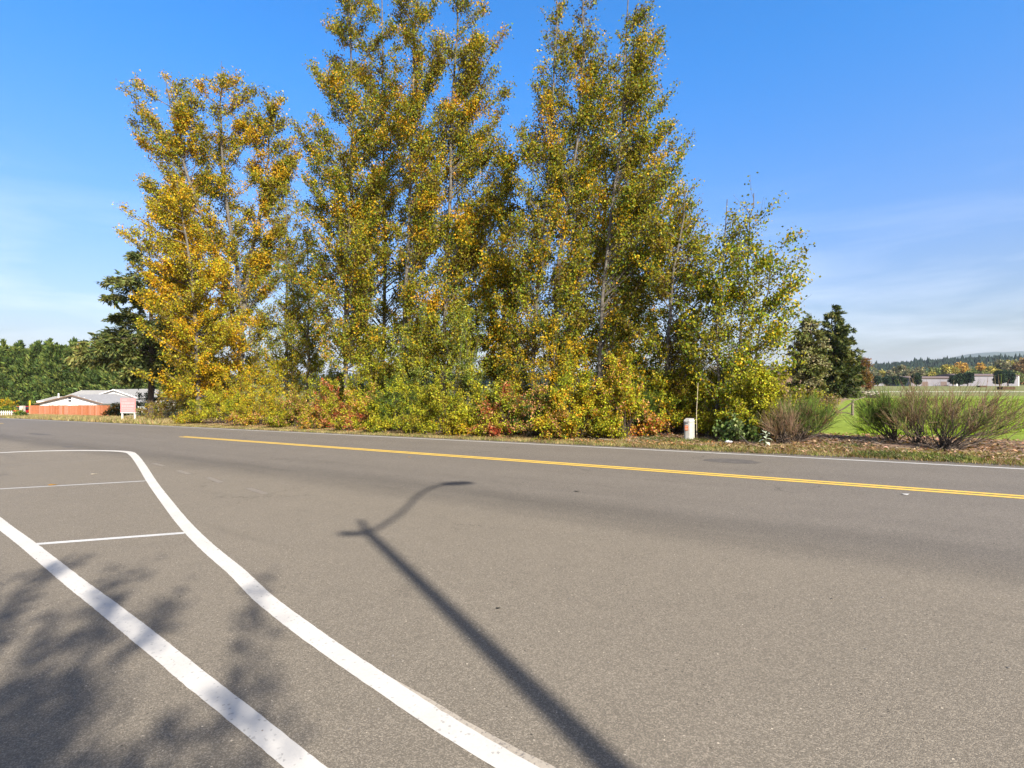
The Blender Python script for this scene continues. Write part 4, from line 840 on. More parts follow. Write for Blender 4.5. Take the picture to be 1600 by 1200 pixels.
# ------------------------------------------------------------------ houses on the left
M['whitewall'] = simple('white_siding', (.70, .69, .66), .7, noise=.08, nscale=2)
M['greyroof'] = simple('grey_shingle', (.33, .315, .29), .9, c2=(.24, .23, .21), nscale=5, bump=.4)
M['paleroof'] = simple('pale_roofing', (.30, .29, .275), .85, c2=(.22, .21, .20), nscale=4, bump=.3)
M['brick'] = simple('red_brick', (.26, .085, .05), .9, c2=(.17, .05, .03), nscale=30, bump=.4)
M['trim'] = simple('brown_trim', (.16, .10, .06), .7); M['whitetrim'] = simple('white_trim', (.72, .70, .66), .6); M['glass'] = simple('window_glass', (.02, .025, .03), .08, spec=.6)
def gable_house(name, label, px0, px1, pk, eave, peak, Y, depth, wall, roof, trim, base_z=None, over=.35, rz=0., cat='house', siding=True):
    """gable end towards the road; px0..px1 wall edges, pk ridge column"""
    x0, x1, xk = (px0-800)*Y/800, (px1-800)*Y/800, (pk-800)*Y/800; ze = CAM_H-(eave-600)*Y/800; zp = CAM_H-(peak-600)*Y/800; z = H((x0+x1)/2, Y) if base_z is None else base_z
    r_ = empty(name, (xk, Y, z), rz); tag(r_, label, cat); a, b, e, p = x0-xk, x1-xk, ze-z, zp-z
    MB().prism([(a, -.2), (b, -.2), (b, e), (0, p), (a, e)], 'y', 0, depth).build('wall', wall, r_)
    if siding:
        n = int((p)/.24); m = MB()
        for q in range(n):
            zz = .1 + q*.24; f = 1 if zz < e else max(0, 1-(zz-e)/(p-e)); 
            if f > .06: m.box(a*f + .02, b*f - .02, -.018, -.003, zz, zz + .21)
        o = m.build('siding', wall, r_); o['kind'] = 'stuff'
    sl, sr = (p-e)/(0-a), (p-e)/(b-0); t_ = .14
    for nm, s, ax in (('left', sl, a), ('right', sr, b)):
        sg_ = -1 if ax < 0 else 1; xe = ax + sg_*over; zz = p - s*abs(xe)
        MB().prism([(0, p + .012), (xe, zz + .012), (xe, zz + t_), (0, p + t_)], 'y', -over, depth + over).build('roof', roof, r_)
        MB().prism([(0, p + .02), (xe, zz + .02), (xe, zz + t_ + .0), (0, p + t_ + .0)], 'y', -over - .05, -over - .004).build('fascia', trim, r_)
    return r_, a, b, e, p
g, a, b, e, p = gable_house('white_shed', 'white gabled shed with a small vent behind the cedar fence', 62, 160, 115, 631, 618.3, 74, 9, M['whitewall'], M['paleroof'], M['trim'])
fr = MB().box(-.78, -.22, -.05, -.02, p - .95, p - .18).build('vent', M['whitetrim'], g)
for zz in (p - .88, p - .50): MB().box(-.72, -.28, -.062, -.052, zz, zz + .28).build('louvre', M['black'], fr)
# lean-to on the shed's left side
lt = MB().add([(a - 1.9, 1.0, 0), (a - .37, 1.0, 0), (a - .37, 8, 0), (a - 1.9, 8, 0), (a - 1.9, 1.0, e - .75), (a - .37, 1.0, e - .45), (a - .37, 8, e - .45), (a - 1.9, 8, e - .75)], [(0,1,2,3),(4,5,6,7),(0,1,5,4),(1,2,6,5),(2,3,7,6),(3,0,4,7)]).build('side_room', M['whitewall'], g)
# grey roofed house behind, ridge across the view
def ridge_house(name, label, px0, px1, eave, ridge, Y, depth, wall, roof, trim, cat='house', hips=0.0, over=.4):
    x0, x1 = (px0-800)*Y/800, (px1-800)*Y/800; z = H((x0+x1)/2, Y); ze = CAM_H-(eave-600)*Y/800 - z; zp = CAM_H-(ridge-600)*(Y+depth/2)/800 - z; L = (x1-x0)/2
    r_ = empty(name, ((x0+x1)/2, Y, z)); tag(r_, label, cat); t_ = .13
    MB().prism([(0, -.2), (depth, -.2), (depth, ze), (depth/2, zp), (0, ze)], 'x', -L, L).build('wall', wall, r_)
    s = (zp-ze)/(depth/2)
    for sgn in (-1, 1):
        yo = -over if sgn < 0 else depth + over; MB().prism([(depth/2, zp + .012), (yo, ze - s*over + .012), (yo, ze - s*over + t_), (depth/2, zp + t_)], 'x', -L - over, L + over).build('roof', roof, r_)
    for xs in (-L - over - .05, L + over + .004):
        MB().prism([(depth/2, zp - .08), (-over, ze - s*over - .08), (-over, ze - s*over + t_ + .02), (depth/2, zp + t_ + .02)], 'x', xs, xs + .046).build('fascia', trim, r_)
    MB().box(-L - over, L + over, -over - .05, -over - .004, ze - s*over - .1, ze - s*over + t_).build('gutter', trim, r_)
    return r_, L, ze, zp
hB, L, ze, zp = ridge_house('grey_roofed_house', 'low house with a wide grey shingle roof behind the white shed', 97, 158, 623.5, 611, 86, 9, M['whitewall'], M['greyroof'], M['whitetrim'])
MB().prism([(2.9, ze + .25), (6.1, ze + .25), (4.5, zp - .12)], 'x', -L - .02, -L + .05).build('gable_louvre', M['black'], hB)
wn = MB().box(-1.2, .2, -.05, -.01, 1.0, 1.9).build('window', M['whitetrim'], hB); MB().box(-1.1, .1, -.06, -.052, 1.08, 1.82).build('pane', M['glass'], wn)
hD, L, ze, zp = ridge_house('dormer_house', 'small dark roofed house with a white vent pipe left of the grey roofed one', 64, 90, 627, 620.5, 92, 7, M['whitewall'], M['greyroof'], M['whitetrim'])
MB().tube([(.35, 1.5, zp - .6), (.35, 1.5, zp + .75)], .11, 8).build('vent_pipe', M['whitetrim'], hD)
g, a, b, e, p = gable_house('white_gabled_house', 'white gabled house with a grey porch roof behind the pink notice board', 143, 214, 180, 621.5, 609.6, 82, 10, M['whitewall'], M['greyroof'], M['whitetrim'])
MB().prism([(-2.6, e - 1.0), (-.03, e - .15), (-.03, e - .02), (-2.6, e - .88)], 'x', a + 1.6, b - 2.4).build('porch_roof', M['greyroof'], g)
MB().box(a + 1.6, b - 2.4, -2.67, -2.61, e - 1.05, e - .86).build('gutter', M['whitetrim'], g)
MB().box(a + 1.9, b - 2.7, -2.2, -2.0, -.2, e - 1.04).build('brick_wall', M['brick'], g)
MB().box(-.55, -.15, -.06, -.02, p - 1.0, p - .5).build('gable_vent', M['greyroof'], g)
MB().tube([(.05, -.10, p - .35), (.05, -.10, p - 1.5)], .04, 6).build('conduit', M['black'], g)
hE, a, b, e, p = gable_house('brick_house', 'red brick house with a white edged roof half hidden by the fir', 176, 224, 186, 611.5, 603.4, 94, 9, M['brick'], M['paleroof'], M['whitetrim'], siding=False)
wn = MB().box(1.5, 2.9, -.05, -.01, e - 1.2, e - .1).build('window', M['whitetrim'], hE); MB().box(1.6, 2.8, -.06, -.052, e - 1.1, e - .2).build('pane', M['glass'], wn)

# cars parked by the houses
def make_car(name, label, loc, rz, paint):
    c = empty(name, loc, rz); tag(c, label, 'car')
    lo = [(-2.2, .32), (2.15, .32), (2.25, .5), (2.2, .82), (1.15, .95), (-2.1, 1.0), (-2.25, .6)]
    hi = [(-1.95, .98), (.95, .94), (.35, 1.42), (-1.35, 1.45)]
    b_ = MB().prism(lo, 'y', -.88, .88).build('body', paint, c, smooth=False, bevel=.05)
    MB().prism([(p_[0], p_[1]+.01) for p_ in hi], 'y', -.74, .74).build('cabin', M['glass'], c, bevel=.04)
    MB().prism([(-1.32, 1.44), (.34, 1.42), (.30, 1.49), (-1.28, 1.51)], 'y', -.72, .72).build('roof', paint, c, bevel=.02)
    for xx in (-1.4, 1.4):
        for yy in (-.80, .80):
            w_ = MB().tube([(xx, yy - .1, .32), (xx, yy + .1, .32)], .32, 16).build('wheel', M['black'], c)
            MB().tube([(xx, yy - .112, .32), (xx, yy + .112, .32)], .18, 12).build('rim', M['whitetrim'], w_)
    for yy in (-.7, .7):
        MB().box(2.17, 2.265, yy - .14, yy + .14, .62, .76).build('headlight', M['whitetrim'], c); MB().box(-2.26, -2.1, yy - .12, yy + .12, .7, .88).build('tail_light', bpy.data.materials.get('red_lamp') or simple('red_lamp', (.5, .02, .02), .3), c)
    return c
x, y = at(39, 640, 76)[:2]; make_car('parked_car', 'red car partly hidden behind the left end of the cedar fence', (x + .7, y, H(x, y)), R(95), simple('red_car_paint', (.42, .02, .03), .25, spec=.6))
x, y = at(23, 640, 82)[:2]; make_car('parked_car', 'pale car parked behind the green hedge at the left edge', (x, y, H(x, y)), R(172), simple('pale_car_paint', (.62, .60, .52), .3, spec=.6))
x, y = at(46.6, 640, 72)[:2]; z = H(x, y); tag(MB().tube([(x, y, z - .1), (x, y, CAM_H - 26*72/800)], .09, 10).build('yellow_post', simple('yellow_bollard_paint', (.70, .40, .03), .5)), 'yellow post standing at the left end of the cedar fence', 'post')
x, y = at(35, 640, 74)[:2]; z = H(x, y); tag(MB().box(x-.25, x+.25, y-.2, y+.2, z-.1, CAM_H - 34*74/800).build('stone_pier', simple('pale_stone_pier', (.55, .48, .38), .9, noise=.3, bump=.4)), 'pale square pier left of the red car', 'pier')
# white picket fence
x0, y0 = at(-30, 640, 66)[:2]; x1, y1 = at(22, 640, 66)[:2]; z = H(x1, y1); pf = empty('picket_fence', (x0, y0, z)); tag(pf, 'low pale picket fence at the left edge of the picture', 'fence')
n = int((x1-x0)/.26)
zt_ = CAM_H - 41.5*66/800 - z
for q in range(n): MB().prism([(q*.26, -.05), (q*.26+.13, -.05), (q*.26+.13, zt_-.08), (q*.26+.065, zt_), (q*.26, zt_-.08)], 'y', -.012, .012).build('picket', M['whitewood'], pf)
for zz in (.12, max(.25, zt_ - .25)): MB().box(0, n*.26, .014, .05, zz, zz + .07).build('rail', M['whitewood'], pf)
for k, (px, Y, pw, top, pal, lab, nm) in enumerate([(10, 80, 34, 622, [(OLIVE, .3), (YGREEN, .3), (ORANGE, .2), (GOLD, .2)], 'yellowing bush by the drive at the left edge', 'shrub'), (12, 70, 40, 636, Pgr, 'low green hedge above the picket fence', 'hedge'),
      (33, 62, 9, 645, [(DGREEN, .6), (GREEN, .4)], 'small dark weed clump beside the road below the red car', 'weed'), (-30, 74, 60, 622, Pgr, 'green bush just past the left edge', 'shrub'), (182, 60, 22, 634, [(DGREEN, .5), (BROWN, .3), (ORANGE, .2)], 'dark scrubby bush between the cedar fence and the notice board', 'shrub'),
      (234, 57, 50, 606, [(FIR3, .6), (DGREEN, .4)], 'dark shaded evergreen in the fir\'s shadow right of the notice board', 'shrub')]):  # last bush: dark foliage added in place of the shade beneath the fir
    k_ = (px-800)/800*Y; make_bush(nm, lab, px, vdist(k_, Y), pw, top, pal, 2500, leaf=(.16, .13), seed=160+k, group=None, sig=.12, shell=.3)

# tall evergreen screen behind the houses
def make_screen_mesh(seed):
    rs = np.random.RandomState(seed); h = 13.2; n = 9000; z = h*(.02 + .9*rs.rand(n)**.85); r = 2.2*(1 - np.clip(z/(.93*h), 0, 1)**4)**.6*(.6 + .45*rs.rand(n)**.5) + .05
    ph = rs.rand(n)*2*np.pi; lump = 1 + .16*np.sin(ph*3 + z*1.7 + seed) + .12*np.sin(z*4.1 + ph*2)
    P = np.stack([r*lump*np.cos(ph), r*lump*np.sin(ph), z], -1); along = np.stack([np.cos(ph)*.6, np.sin(ph)*.6, np.full(n, 1.0)], -1)
    m = 1500; k = rs.randint(0, 5, m); t = rs.rand(m); lo = rs.randn(5, 2)*.85; hi_ = rs.uniform(.90, 1.03, 5)   # pointed leaders above the hedge line
    q = rs.randn(m, 2)*.22*(1.05 - t)[:, None]*1.6; P[:m] = np.concatenate([lo[k] + q, (h*(.74 + (hi_[k] - .74)*t))[:, None]], 1); along[:m] = np.concatenate([q*1.5, np.ones((m, 1))], 1)
    V, F = leaf_quads(P, rs, .75, .24, 0, along=along, wide=.5); return P, V, F, rs
SC = []
for s_ in range(3):
    P, V, F, rs_ = make_screen_mesh(s_ + 40); o = npmesh('crown', V, F, M['needle'], None, colors=palette(P, rs_, [((.034, .055, .014), .3), ((.068, .100, .022), .4), ((.125, .155, .034), .3)], 1.6, .5, .3))
    t_ = MB().tube([(0, 0, -.3), (0, 0, 6), (0, 0, 12)], [.2, .14, .03], 7).build('trunk', M['dark_bark'], None); SC.append((o.data, t_.data)); col.objects.unlink(o); col.objects.unlink(t_)
rl = random.Random(4)
for k in range(25):
    px = -78 + k*17.5; Y = 104 + rl.uniform(-1.5, 1.5) - k*.5; x = (px-800)*Y/800; z = H(x, Y); top = 541 + rl.uniform(-7, 4) + max(0, k-13)*3.5; s_ = (CAM_H - (top-600)*Y/800 - z)/13.2
    r_ = empty('cypress_tree', (x, Y, z), rl.uniform(0, 6)); r_.scale = (1.0, 1.0, s_)
    tag(r_, 'dark green cypress in the evergreen screen, ' + ('fourth outside the left edge', 'third outside the left edge', 'second outside the left edge', 'just outside the left edge', 'at the very left edge of the picture', 'second from the left edge', 'above the pale car', 'above the left end of the cedar fence', 'above the vent pipe', 'above the white shed\'s left roof', 'above the white shed\'s vent', 'above the grey shingle roof', 'left beside the spreading fir', 'half behind the spreading fir', 'hidden behind the spreading fir', 'seen through the forked golden tree', 'right of the forked golden tree\'s foot', 'behind the thin green cottonwood', 'right of the thin green cottonwood', 'behind the slender young tree', 'just right of the slender young tree', 'behind the grove\'s left cottonwood', 'right of the grove\'s left cottonwood', 'farthest right but one', 'farthest right of the row')[k], 'tree', 'evergreen screen row behind the houses')
    d1, d2 = SC[k % 3]; c_ = bpy.data.objects.new('crown', d1); link(c_, r_); c_ = bpy.data.objects.new('trunk', d2); link(c_, r_)
# low dark roofed building behind the end of the hedge
ridge_house('dark_roofed_outbuilding', 'low dark roofed outbuilding glimpsed behind the end of the hedge', 1170, 1252, 584, 576, 75, 7, M['trim'], simple('dark_roof', (.045, .042, .05), .9, noise=.3), M['trim'], cat='outbuilding')

# ------------------------------------------------------------------ across the field: barns, round trees, autumn belt, wooded hill
M['barnwall'] = simple('pale_barn_wall', (.225, .21, .215), .8, c2=(.19, .18, .20), nscale=.6); M['barnroof'] = simple('brown_barn_roof', (.17, .12, .10), .8, noise=.3)
def barn(label, px0, px1, top, Y, depth=14, doors=0):
    x0, x1 = (px0-800)*Y/800, (px1-800)*Y/800; z = H((x0+x1)/2, Y); zt = CAM_H-(top-600)*Y/800 - z
    r_ = empty('long_barn', ((x0+x1)/2, Y, z)); tag(r_, label, 'barn'); L = (x1-x0)/2
    MB().box(-L, L, 0, depth, -.4, zt).build('wall', M['barnwall'], r_)
    MB().prism([(-.5, zt + .01), (depth/2, zt + .9), (depth+.5, zt + .01), (depth+.5, zt - .22), (-.5, zt - .22)], 'x', -L - .4, L + .4).build('roof', M['barnroof'], r_)
    MB().box(L - .5, L + .05, -.12, -.01, -.3, zt - .23).build('corner_board', M['whitetrim'], r_)
    n = int(2*L/4)
    for q in range(n): MB().box(-L + 4*q + 1.9, -L + 4*q + 2.0, -.05, -.004, 0, zt - .24).build('seam', M['barnwall'], r_)
    for q in range(doors): MB().box(-L + 5 + q*9, -L + 8 + q*9, -.07, -.012, 0, zt*.55).build('door', M['barnroof'], r_)
    return r_
barn('long pale barn across the field, behind pairs of round trees', 1498, 1592, 586.5, 250, doors=0)
barn('low pale barn across the field, left of the longest one, half hidden by broom', 1424, 1496, 590.5, 246, doors=2)
barn('lowest white sheds behind the row of dark round trees', 1366, 1420, 597.5, 258, doors=3)
def blob_tree_mesh(seed, h, r, n, cols, leaf, trunk_h, squash=1.0):
    rs = np.random.RandomState(seed); nb = 26; C = rs.randn(nb, 3); C /= np.linalg.norm(C, axis=1)[:, None]; C *= (rs.rand(nb, 1)**.33)*np.array([r*.66, r*.66, (h-trunk_h)/2*.78*squash]); C[:, 2] += trunk_h + (h-trunk_h)/2
    k = rs.randint(0, nb, n); d = rs.randn(n, 3); d /= np.linalg.norm(d, axis=1)[:, None]; P = C[k] + d*r*.36*rs.uniform(.6, 1.1, (n, 1)); P[:, 2] = P[:, 2].clip(.1, None)
    V, F = leaf_quads(P, rs, leaf, leaf*.8, 0); o = npmesh('crown', V, F, M['leaf'], None, colors=palette(P, rs, cols, r*.8, .4, .3))
    t_ = MB().tube([(0, 0, -.3), (.05, 0, trunk_h), (0, 0, h*.7)], [r*.09, r*.07, r*.02], 7).build('trunk', M['dark_bark'], None); a = (o.data, t_.data); col.objects.unlink(o); col.objects.unlink(t_); return a
def place_blob(mesh, name, label, px, top, Y, href, group, rnd, cat='tree', zbase=None, sx=1.0):
    x = (px-800)*Y/800; z = H(x, Y) if zbase is None else zbase; s = (CAM_H-(top-600)*Y/800 - z)/href
    r_ = empty(name, (x, Y, z), rnd.uniform(0, 6)); r_.scale = (s*sx, s*sx, s); tag(r_, label, cat, group)
    for nm, d in zip(('crown', 'trunk'), mesh): link(bpy.data.objects.new(nm, d), r_)
    return r_
DT = [blob_tree_mesh(50 + s_, 7, 3.1, 3600, [((.018, .036, .018), .5), ((.035, .058, .024), .5)], .75, .8) for s_ in range(2)]
rl = random.Random(9)
for k, (px, top, lab) in enumerate([(1371, 587, 'first dark round tree from the left in the row across the field'), (1385, 586, 'second dark round tree from the left across the field'), (1399, 587, 'third dark round tree from the left across the field'), (1411, 588, 'fourth dark round tree from the left across the field'), (1432, 583, 'dark round tree at the left end of the low pale barn'),
        (1489, 586, 'smaller dark round tree of the three before the barns'), (1499, 583, 'middle dark round tree of the three before the barns'), (1512, 581, 'tallest right hand dark round tree of the three before the barns'), (1562, 579, 'left tree of the dark pair before the longest barn'), (1575, 577, 'right tree of the dark pair before the longest barn')]):
    place_blob(DT[k % 2], 'round_tree', lab, px, top, 238, 7, 'dark round trees in front of the barns', rl, sx=.92)
AU = {'y': blob_tree_mesh(60, 12, 4.6, 2600, [((.36, .30, .06), .5), ((.24, .23, .06), .5)], .9, 1.0), 'o': blob_tree_mesh(61, 12, 4.6, 2600, [((.42, .26, .05), .6), ((.30, .19, .05), .4)], .9, 1.0),
      'g': blob_tree_mesh(62, 12, 4.8, 2600, [((.10, .14, .04), .5), ((.18, .20, .06), .5)], 1.0, 1.0), 'd': blob_tree_mesh(63, 12, 4.4, 2600, [((.15, .15, .08), .5), ((.22, .19, .10), .5)], 1.0, 1.0), 'r': blob_tree_mesh(64, 12, 5.2, 2800, [((.24, .15, .06), .6), ((.15, .11, .05), .4)], 1.0, 1.0)}
nmz = {'y': 'pale yellow', 'o': 'golden orange', 'g': 'green', 'd': 'greyish', 'r': 'russet brown'}
belt = [(1356, 583, 'g'), (1368, 579, 'd'), (1378, 578, 'y'), (1392, 577, 'd'), (1404, 569, 'd'), (1410, 578, 'y'), (1422, 575, 'd'), (1436, 573, 'd'), (1446, 577, 'g'), (1454, 580, 'y'), (1464, 572, 'g'), (1474, 574, 'y'), (1484, 568, 'y'), (1495, 565, 'o'), (1507, 566, 'o'), (1518, 575, 'g'), (1530, 566, 'o'), (1540, 569, 'g'), (1552, 571, 'y'), (1566, 560, 'd'), (1580, 561, 'y'), (1592, 566, 'r'), (1604, 558, 'r'), (1620, 566, 'g'), (1636, 562, 'y')]
for k, (px, top, c_) in enumerate(belt):
    neigh = 'above the low sheds' if px < 1420 else 'above the low pale barn' if px < 1498 else 'above the longest barn' if px < 1592 else 'at the right edge'
    place_blob(AU[c_], 'autumn_tree', '%s tree %s' % (nmz[c_], neigh) + {1454: ', small, beside the round tree'[:0] + ', low and small', 1474: ', beside the first golden orange one', 1484: ', taller, next to the golden orange pair', 1436: ', next to the dark round tree', 1464: ', right of the greyish ones', 1446: ', behind the dark round tree', 1422: ', nearest the low sheds', 1495: ', left one of a touching pair', 1507: ', right one of a touching pair', 1530: ', standing by itself', 1552: ', left of the greyish one', 1580: ', right of the greyish one', 1518: ', right of the orange pair', 1540: ', before the greyish one', 1592: ', smaller', 1604: ', taller', 1378: ', leftmost of its colour', 1410: ', in the middle of the sheds', 1404: ', the tallest there', 1368: ', leftmost', 1392: ', second grey one'}.get(px, ''), px, top, 300 + (k % 3)*14, 12, 'autumn trees in the belt across the field', rl)
for k, px in enumerate([1537, 1550, 1563, 1576, 1588]):
    place_blob(AU['y' if k % 2 else 'g'], 'hedge_bush', 'clipped yellowish hedge bush behind the longest barn, ' + ('first', 'second', 'third', 'fourth', 'fifth')[k] + ' from the left', px, 577.5, 285, 12, 'hedge behind the longest barn', rl, cat='bush', sx=1.1)
# field details
x, y = at(1572, 606, 130)[:2]; z = H(x, y); tag(MB().box(x-1.6, x+1.6, y-.9, y+.9, z-.1, z+.75).build('hay_bale', simple('old_hay', (.10, .06, .03), .95, noise=.4, nscale=4, bump=.8), bevel=.12), 'dark brown bale lying far out on the field at the right', 'bale')
x, y = at(1534, 603, 190)[:2]; z = H(x, y); tag(MB().box(x-1.4, x+1.4, y-.7, y+.7, z-.1, z+.6).build('hay_bale', bpy.data.materials['old_hay'], bevel=.12), 'small dark bale on the field below the longest barn', 'bale')
pipe = MB(); P0, P1 = at(1352, 611.5, 96), at(1640, 611.5, 96)
for q in range(12):
    t0, t1 = q/12, (q+.985)/12; xa, xb = P0[0]*(1-t0)+P1[0]*t0, P0[0]*(1-t1)+P1[0]*t1; pipe.tube([(xa, 96, H(xa, 96)+.10), (xb, 96, H(xb, 96)+.10)], .045, 6)
tag(pipe.build('irrigation_pipe', simple('aluminium_pipe', (.40, .39, .35), .7)), 'long pale irrigation pipe lying across the field', 'pipe')

# hills
M['hill'] = simple('forest_floor', (.03, .045, .02), .95, noise=.4, nscale=.02)
def hill(name, pts, Y, depth, mat, base=1.0):
    """pts: (px, crest py); a ridge seen at distance Y"""
    px = np.array([p[0] for p in pts]); py = np.array([p[1] for p in pts]); s = np.linspace(px[0], px[-1], 140); cz = CAM_H - (np.interp(s, px, py)-600)*Y/800
    rs = np.random.RandomState(int(Y)); cz = cz + Y*.0011*np.cumsum(rs.randn(140))*.12; nv = 14; V = []
    for j in range(nv):
        t = j/(nv-1)*2; k_ = math.sin(t*math.pi/2)**1.2 if 0 < t < 2 else 0; yy = Y + depth*(t-1)
        V.append(np.stack([(s-800)*Y/800, np.full(140, yy), base + (cz-base)*k_], -1))
    V = np.concatenate(V); i = np.arange(140*nv).reshape(nv, 140); F = np.stack([i[:-1, :-1], i[:-1, 1:], i[1:, 1:], i[1:, :-1]], -1).reshape(-1, 4)
    return tag(npmesh(name, V, F, mat, smooth=True), kind='structure'), s, cz
_, hs_, hz_ = hill('hill', [(300, 596), (900, 591), (1150, 587), (1260, 584), (1345, 580), (1420, 573), (1500, 567), (1530, 565), (1570, 569), (1640, 566), (1800, 560), (2300, 565)], 800, 300, M['hill'])
hill('far_hill', [(1350, 580), (1450, 570), (1520, 553), (1545, 550), (1562, 552), (1582, 548.5), (1610, 551), (1700, 552), (1900, 545), (2500, 560)], 4200, 900, simple('distant_forest', (.035, .055, .035), .95))
# conifers on the hill: read as one mass
rs = np.random.RandomState(90); n = 9000
px = rs.uniform(320, 2000, n); px[:6600] = rs.uniform(1130, 1720, 6600); t = rs.uniform(.12, 1.25, n)
Yt = 800 + 300*(t-1); X = (px-800)*Yt/800; S_ = 800 + X; Zc = np.interp(800 + X*800/800., hs_, hz_); Zg = 1.0 + (Zc-1.0)*np.sin(t*np.pi/2).clip(0)**1.2
hh = rs.uniform(6, 13, n)*(1 + .35*(rs.rand(n) > .93)); rr = hh*rs.uniform(.20, .34, n)
Vs, Fs, Cs = [], [], []; off = 0; nsd = 6
for (a0, a1, w0) in ((.02, .55, 1.0), (.28, .80, .78), (.55, 1.0, .5)):
    ph = rs.rand(n, 1)*6.28 + 2*np.pi*np.arange(nsd)/nsd; rj = rr[:, None]*w0*rs.uniform(.65, 1.25, (n, nsd)); zj = (Zg + hh*a0)[:, None] + hh[:, None]*.06*rs.randn(n, nsd)
    ring = np.stack([X[:, None] + rj*np.cos(ph), Yt[:, None] + rj*np.sin(ph), zj], -1); tip = np.stack([X, Yt, Zg + hh*a1], -1)[:, None]
    V = np.concatenate([ring, tip], 1).reshape(-1, 3); b_ = off + np.arange(n)[:, None]*(nsd+1); Vs.append(V)
    for k in range(nsd): Fs.append(np.concatenate([b_+k, b_+(k+1) % nsd, b_+nsd], 1))
    off += len(V)
    c = np.array([.017, .030, .020])*(1 + .35*rs.randn(n, 1)).clip(.4, 2); Cs += [c]*nsd
tag(npmesh('hillside_forest', np.concatenate(Vs), np.concatenate(Fs), M['needle'], colors=np.concatenate(Cs)), 'dark conifer forest covering the hill across the field', 'forest', kind='stuff')
# lower broadleaf wood at the foot of the hill
n = 26000; nb = 420; cx = rs.uniform(1000, 1760, nb); cy = rs.uniform(400, 520, nb); cr_ = rs.uniform(3.5, 6, nb); ch = rs.uniform(3, 14, nb); k = rs.randint(0, nb, n); d = rs.randn(n, 3); d /= np.linalg.norm(d, axis=1)[:, None]
P = np.stack([(cx[k]-800)*cy[k]/800, cy[k], 1.2 + ch[k]], -1) + d*cr_[k][:, None]*rs.uniform(.7, 1.05, (n, 1)); P[:, 2] = np.maximum(P[:, 2], 1.2); V, F = leaf_quads(P, rs, 1.7, 1.3, 0, tri=True)
tag(npmesh('valley_wood', V, F, M['leaf'], colors=palette(P, rs, [((.07, .10, .04), .3), ((.15, .16, .06), .3), ((.28, .23, .07), .22), ((.12, .13, .08), .18)], 40, .35, .25)), 'mixed autumn wood at the foot of the hill', 'woodland', kind='stuff')

# ------------------------------------------------------------------ behind the camera: what throws the shadows on the asphalt
cot = 1/math.tan(SUN_EL); sx, sy = .492*cot, -.870*cot
Hp = 11.0; tipg = gp(575, 832); bx, by = tipg[0] + sx*Hp, tipg[1] + sy*Hp; bz = H(bx, by); Hp2 = Hp + float(softG(tipg[0])) - bz
M['galv'] = simple('galvanised_steel', (.40, .41, .42), .45, metal=.7); M['polewood'] = simple('creosoted_pole', (.14, .10, .07), .9, noise=.3, bump=.5)
sl = empty('street_lamp', (bx, by, bz)); tag(sl, 'wooden roadside pole with a curved street lamp arm reaching over the road', 'street lamp')
MB().tube([(0, 0, -.2), (0, 0, Hp2*.5), (0, 0, Hp2 + .1)], [.14, .115, .09], 14).build('pole', M['polewood'], sl, smooth=True)
def arm(L, r): return (VX*L, VY*L, Hp2 + r)
MB().tube([arm(*q) for q in ((-.05, -.05), (.39, .11), (.9, .36), (1.3, .64), (1.65, .92), (2.0, 1.12), (2.4, 1.24), (2.75, 1.26))], .045, 8).build('arm', M['galv'], sl, smooth=True)
hd = MB().tube([arm(2.7, 1.26), arm(2.85, 1.22), arm(3.15, 1.07), arm(3.42, .92), arm(3.5, .88)], [.05, .13, .15, .11, .03], 10).build('lamp_head', M['galv'], sl, smooth=True)
MB().tube([arm(.05, -.02), arm(-.25, .12), arm(-.42, .26)], [.07, .09, .08], 8).build('bracket', M['galv'], sl)
MB().tube([arm(.0, .08), arm(.05, .35), arm(.09, .58)], [.08, .06, .05], 8).build('pole_top_pin', M['galv'], sl)
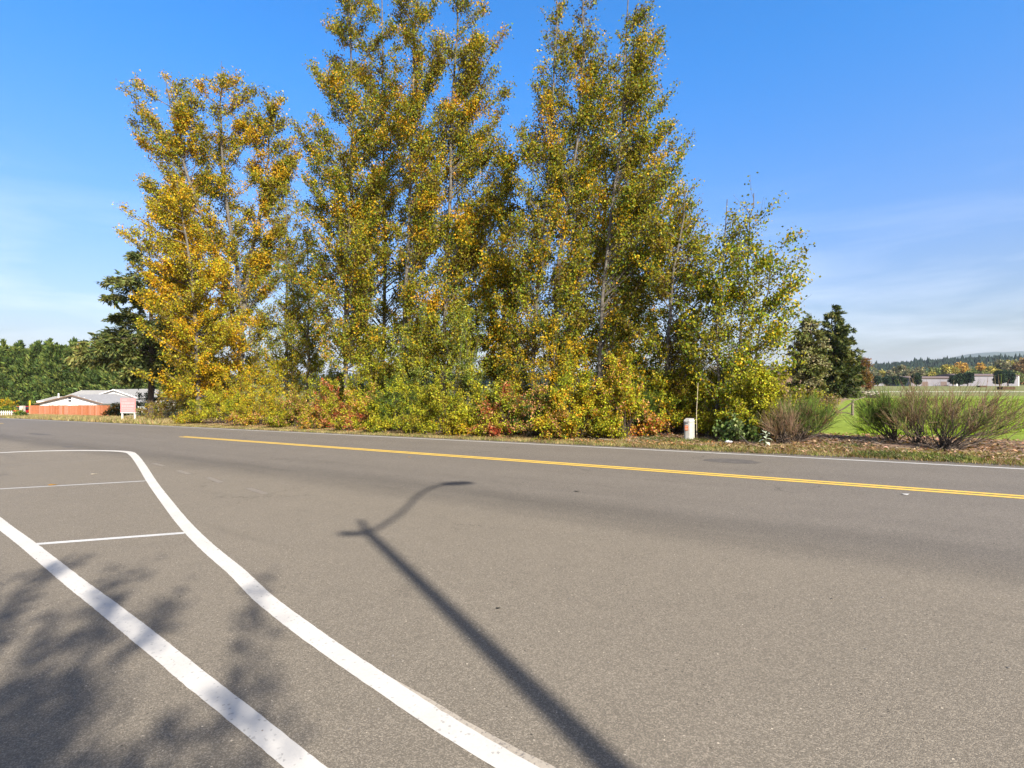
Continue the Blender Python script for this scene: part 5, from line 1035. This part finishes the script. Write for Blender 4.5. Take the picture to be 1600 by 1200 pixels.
def make_shade_tree(name, label, x, y, h, centre, rad, n, seed, leaf):
    rs = np.random.RandomState(seed); z = H(x, y); root = empty(name, (x, y, z)); tag(root, label, 'tree'); wd = Wood(); c = np.array(centre)
    top = c + np.array([0, 0, rad[2]*.6]); S = smooth_poly([(x, y, z-.2), (x*.6+c[0]*.4, y*.6+c[1]*.4, z+(c[2]-z)*.45), tuple(top)], 6); wd.tube(S, .12*(1-np.linspace(0, .9, len(S))), 8)
    nl = 46; E = rs.randn(nl, 3); E /= np.linalg.norm(E, axis=1)[:, None]; E = c + E*np.array(rad)*rs.uniform(.55, 1.1, (nl, 1)); A = S[rs.randint(len(S)//3, len(S)-1, nl)]; T = np.linspace(0, 1, 5)[:, None]
    for k in range(nl): wd.tube(A[k]*(1-T)+E[k]*T + np.array([0, 0, .2])*np.sin(T*np.pi), .03*(1-np.linspace(0, .85, 5)), 5)
    nb = n//14; li = rs.randint(0, nl, nb); t = (.35+.65*rs.rand(nb)**.7)[:, None]; B0 = A[li]*(1-t)+E[li]*t; d = rs.randn(nb, 3)*.5 + (E-A)[li]/2.5; d /= np.linalg.norm(d, axis=1)[:, None]; B1 = B0 + d*rs.uniform(.3, .8, (nb, 1)); V, F = prisms(B0, B1, .01, .004); wd.add(V, F)
    k = rs.randint(0, nb, n); P = B0[k] + (B1-B0)[k]*rs.rand(n, 1) + rs.randn(n, 3)*.07; V, F = leaf_quads(P, rs, leaf, leaf*.75, .4); o = (x, y, z)
    wd.build('trunk', M['bark'], root, o); npmesh('crown', V, F, M['leaf'], root, colors=palette(P, rs, [(GREEN, .5), (OLIVE, .3), (GOLD, .2)], 1.5), origin=o)
def above(gx, gy, z): return (gx + sx*z, gy + sy*z, z)
make_shade_tree('roadside_tree', 'small leafy tree standing behind the camera and shading the near asphalt', 6.2, -12.0, 13, above(-4.7, 4.1, 8.8), (2.7, 2.0, 1.7), 7000, 1, .115)
make_shade_tree('roadside_tree', 'second small tree left of the camera whose branch tips shade the far bay lines', -10.8, 3.0, 8, above(-16.8, 13.4, 5.8), (2.1, 2.0, 1.6), 5200, 2, .12)

# ------------------------------------------------------------------ the air over the valley
hb = MB().box(-12500, 12500, -12500, 12500, -12, 340)
hzm = bpy.data.materials.new('valley_air'); hzm.use_nodes = True; t = hzm.node_tree; t.nodes.clear()
o_ = t.nodes.new('ShaderNodeOutputMaterial'); pv = t.nodes.new('ShaderNodeVolumePrincipled'); pv.inputs['Color'].default_value = (.80, .89, 1.0, 1); pv.inputs['Density'].default_value = HAZE
t.links.new(pv.outputs[0], o_.inputs['Volume'])
tag(hb.build('haze', hzm), kind='stuff')
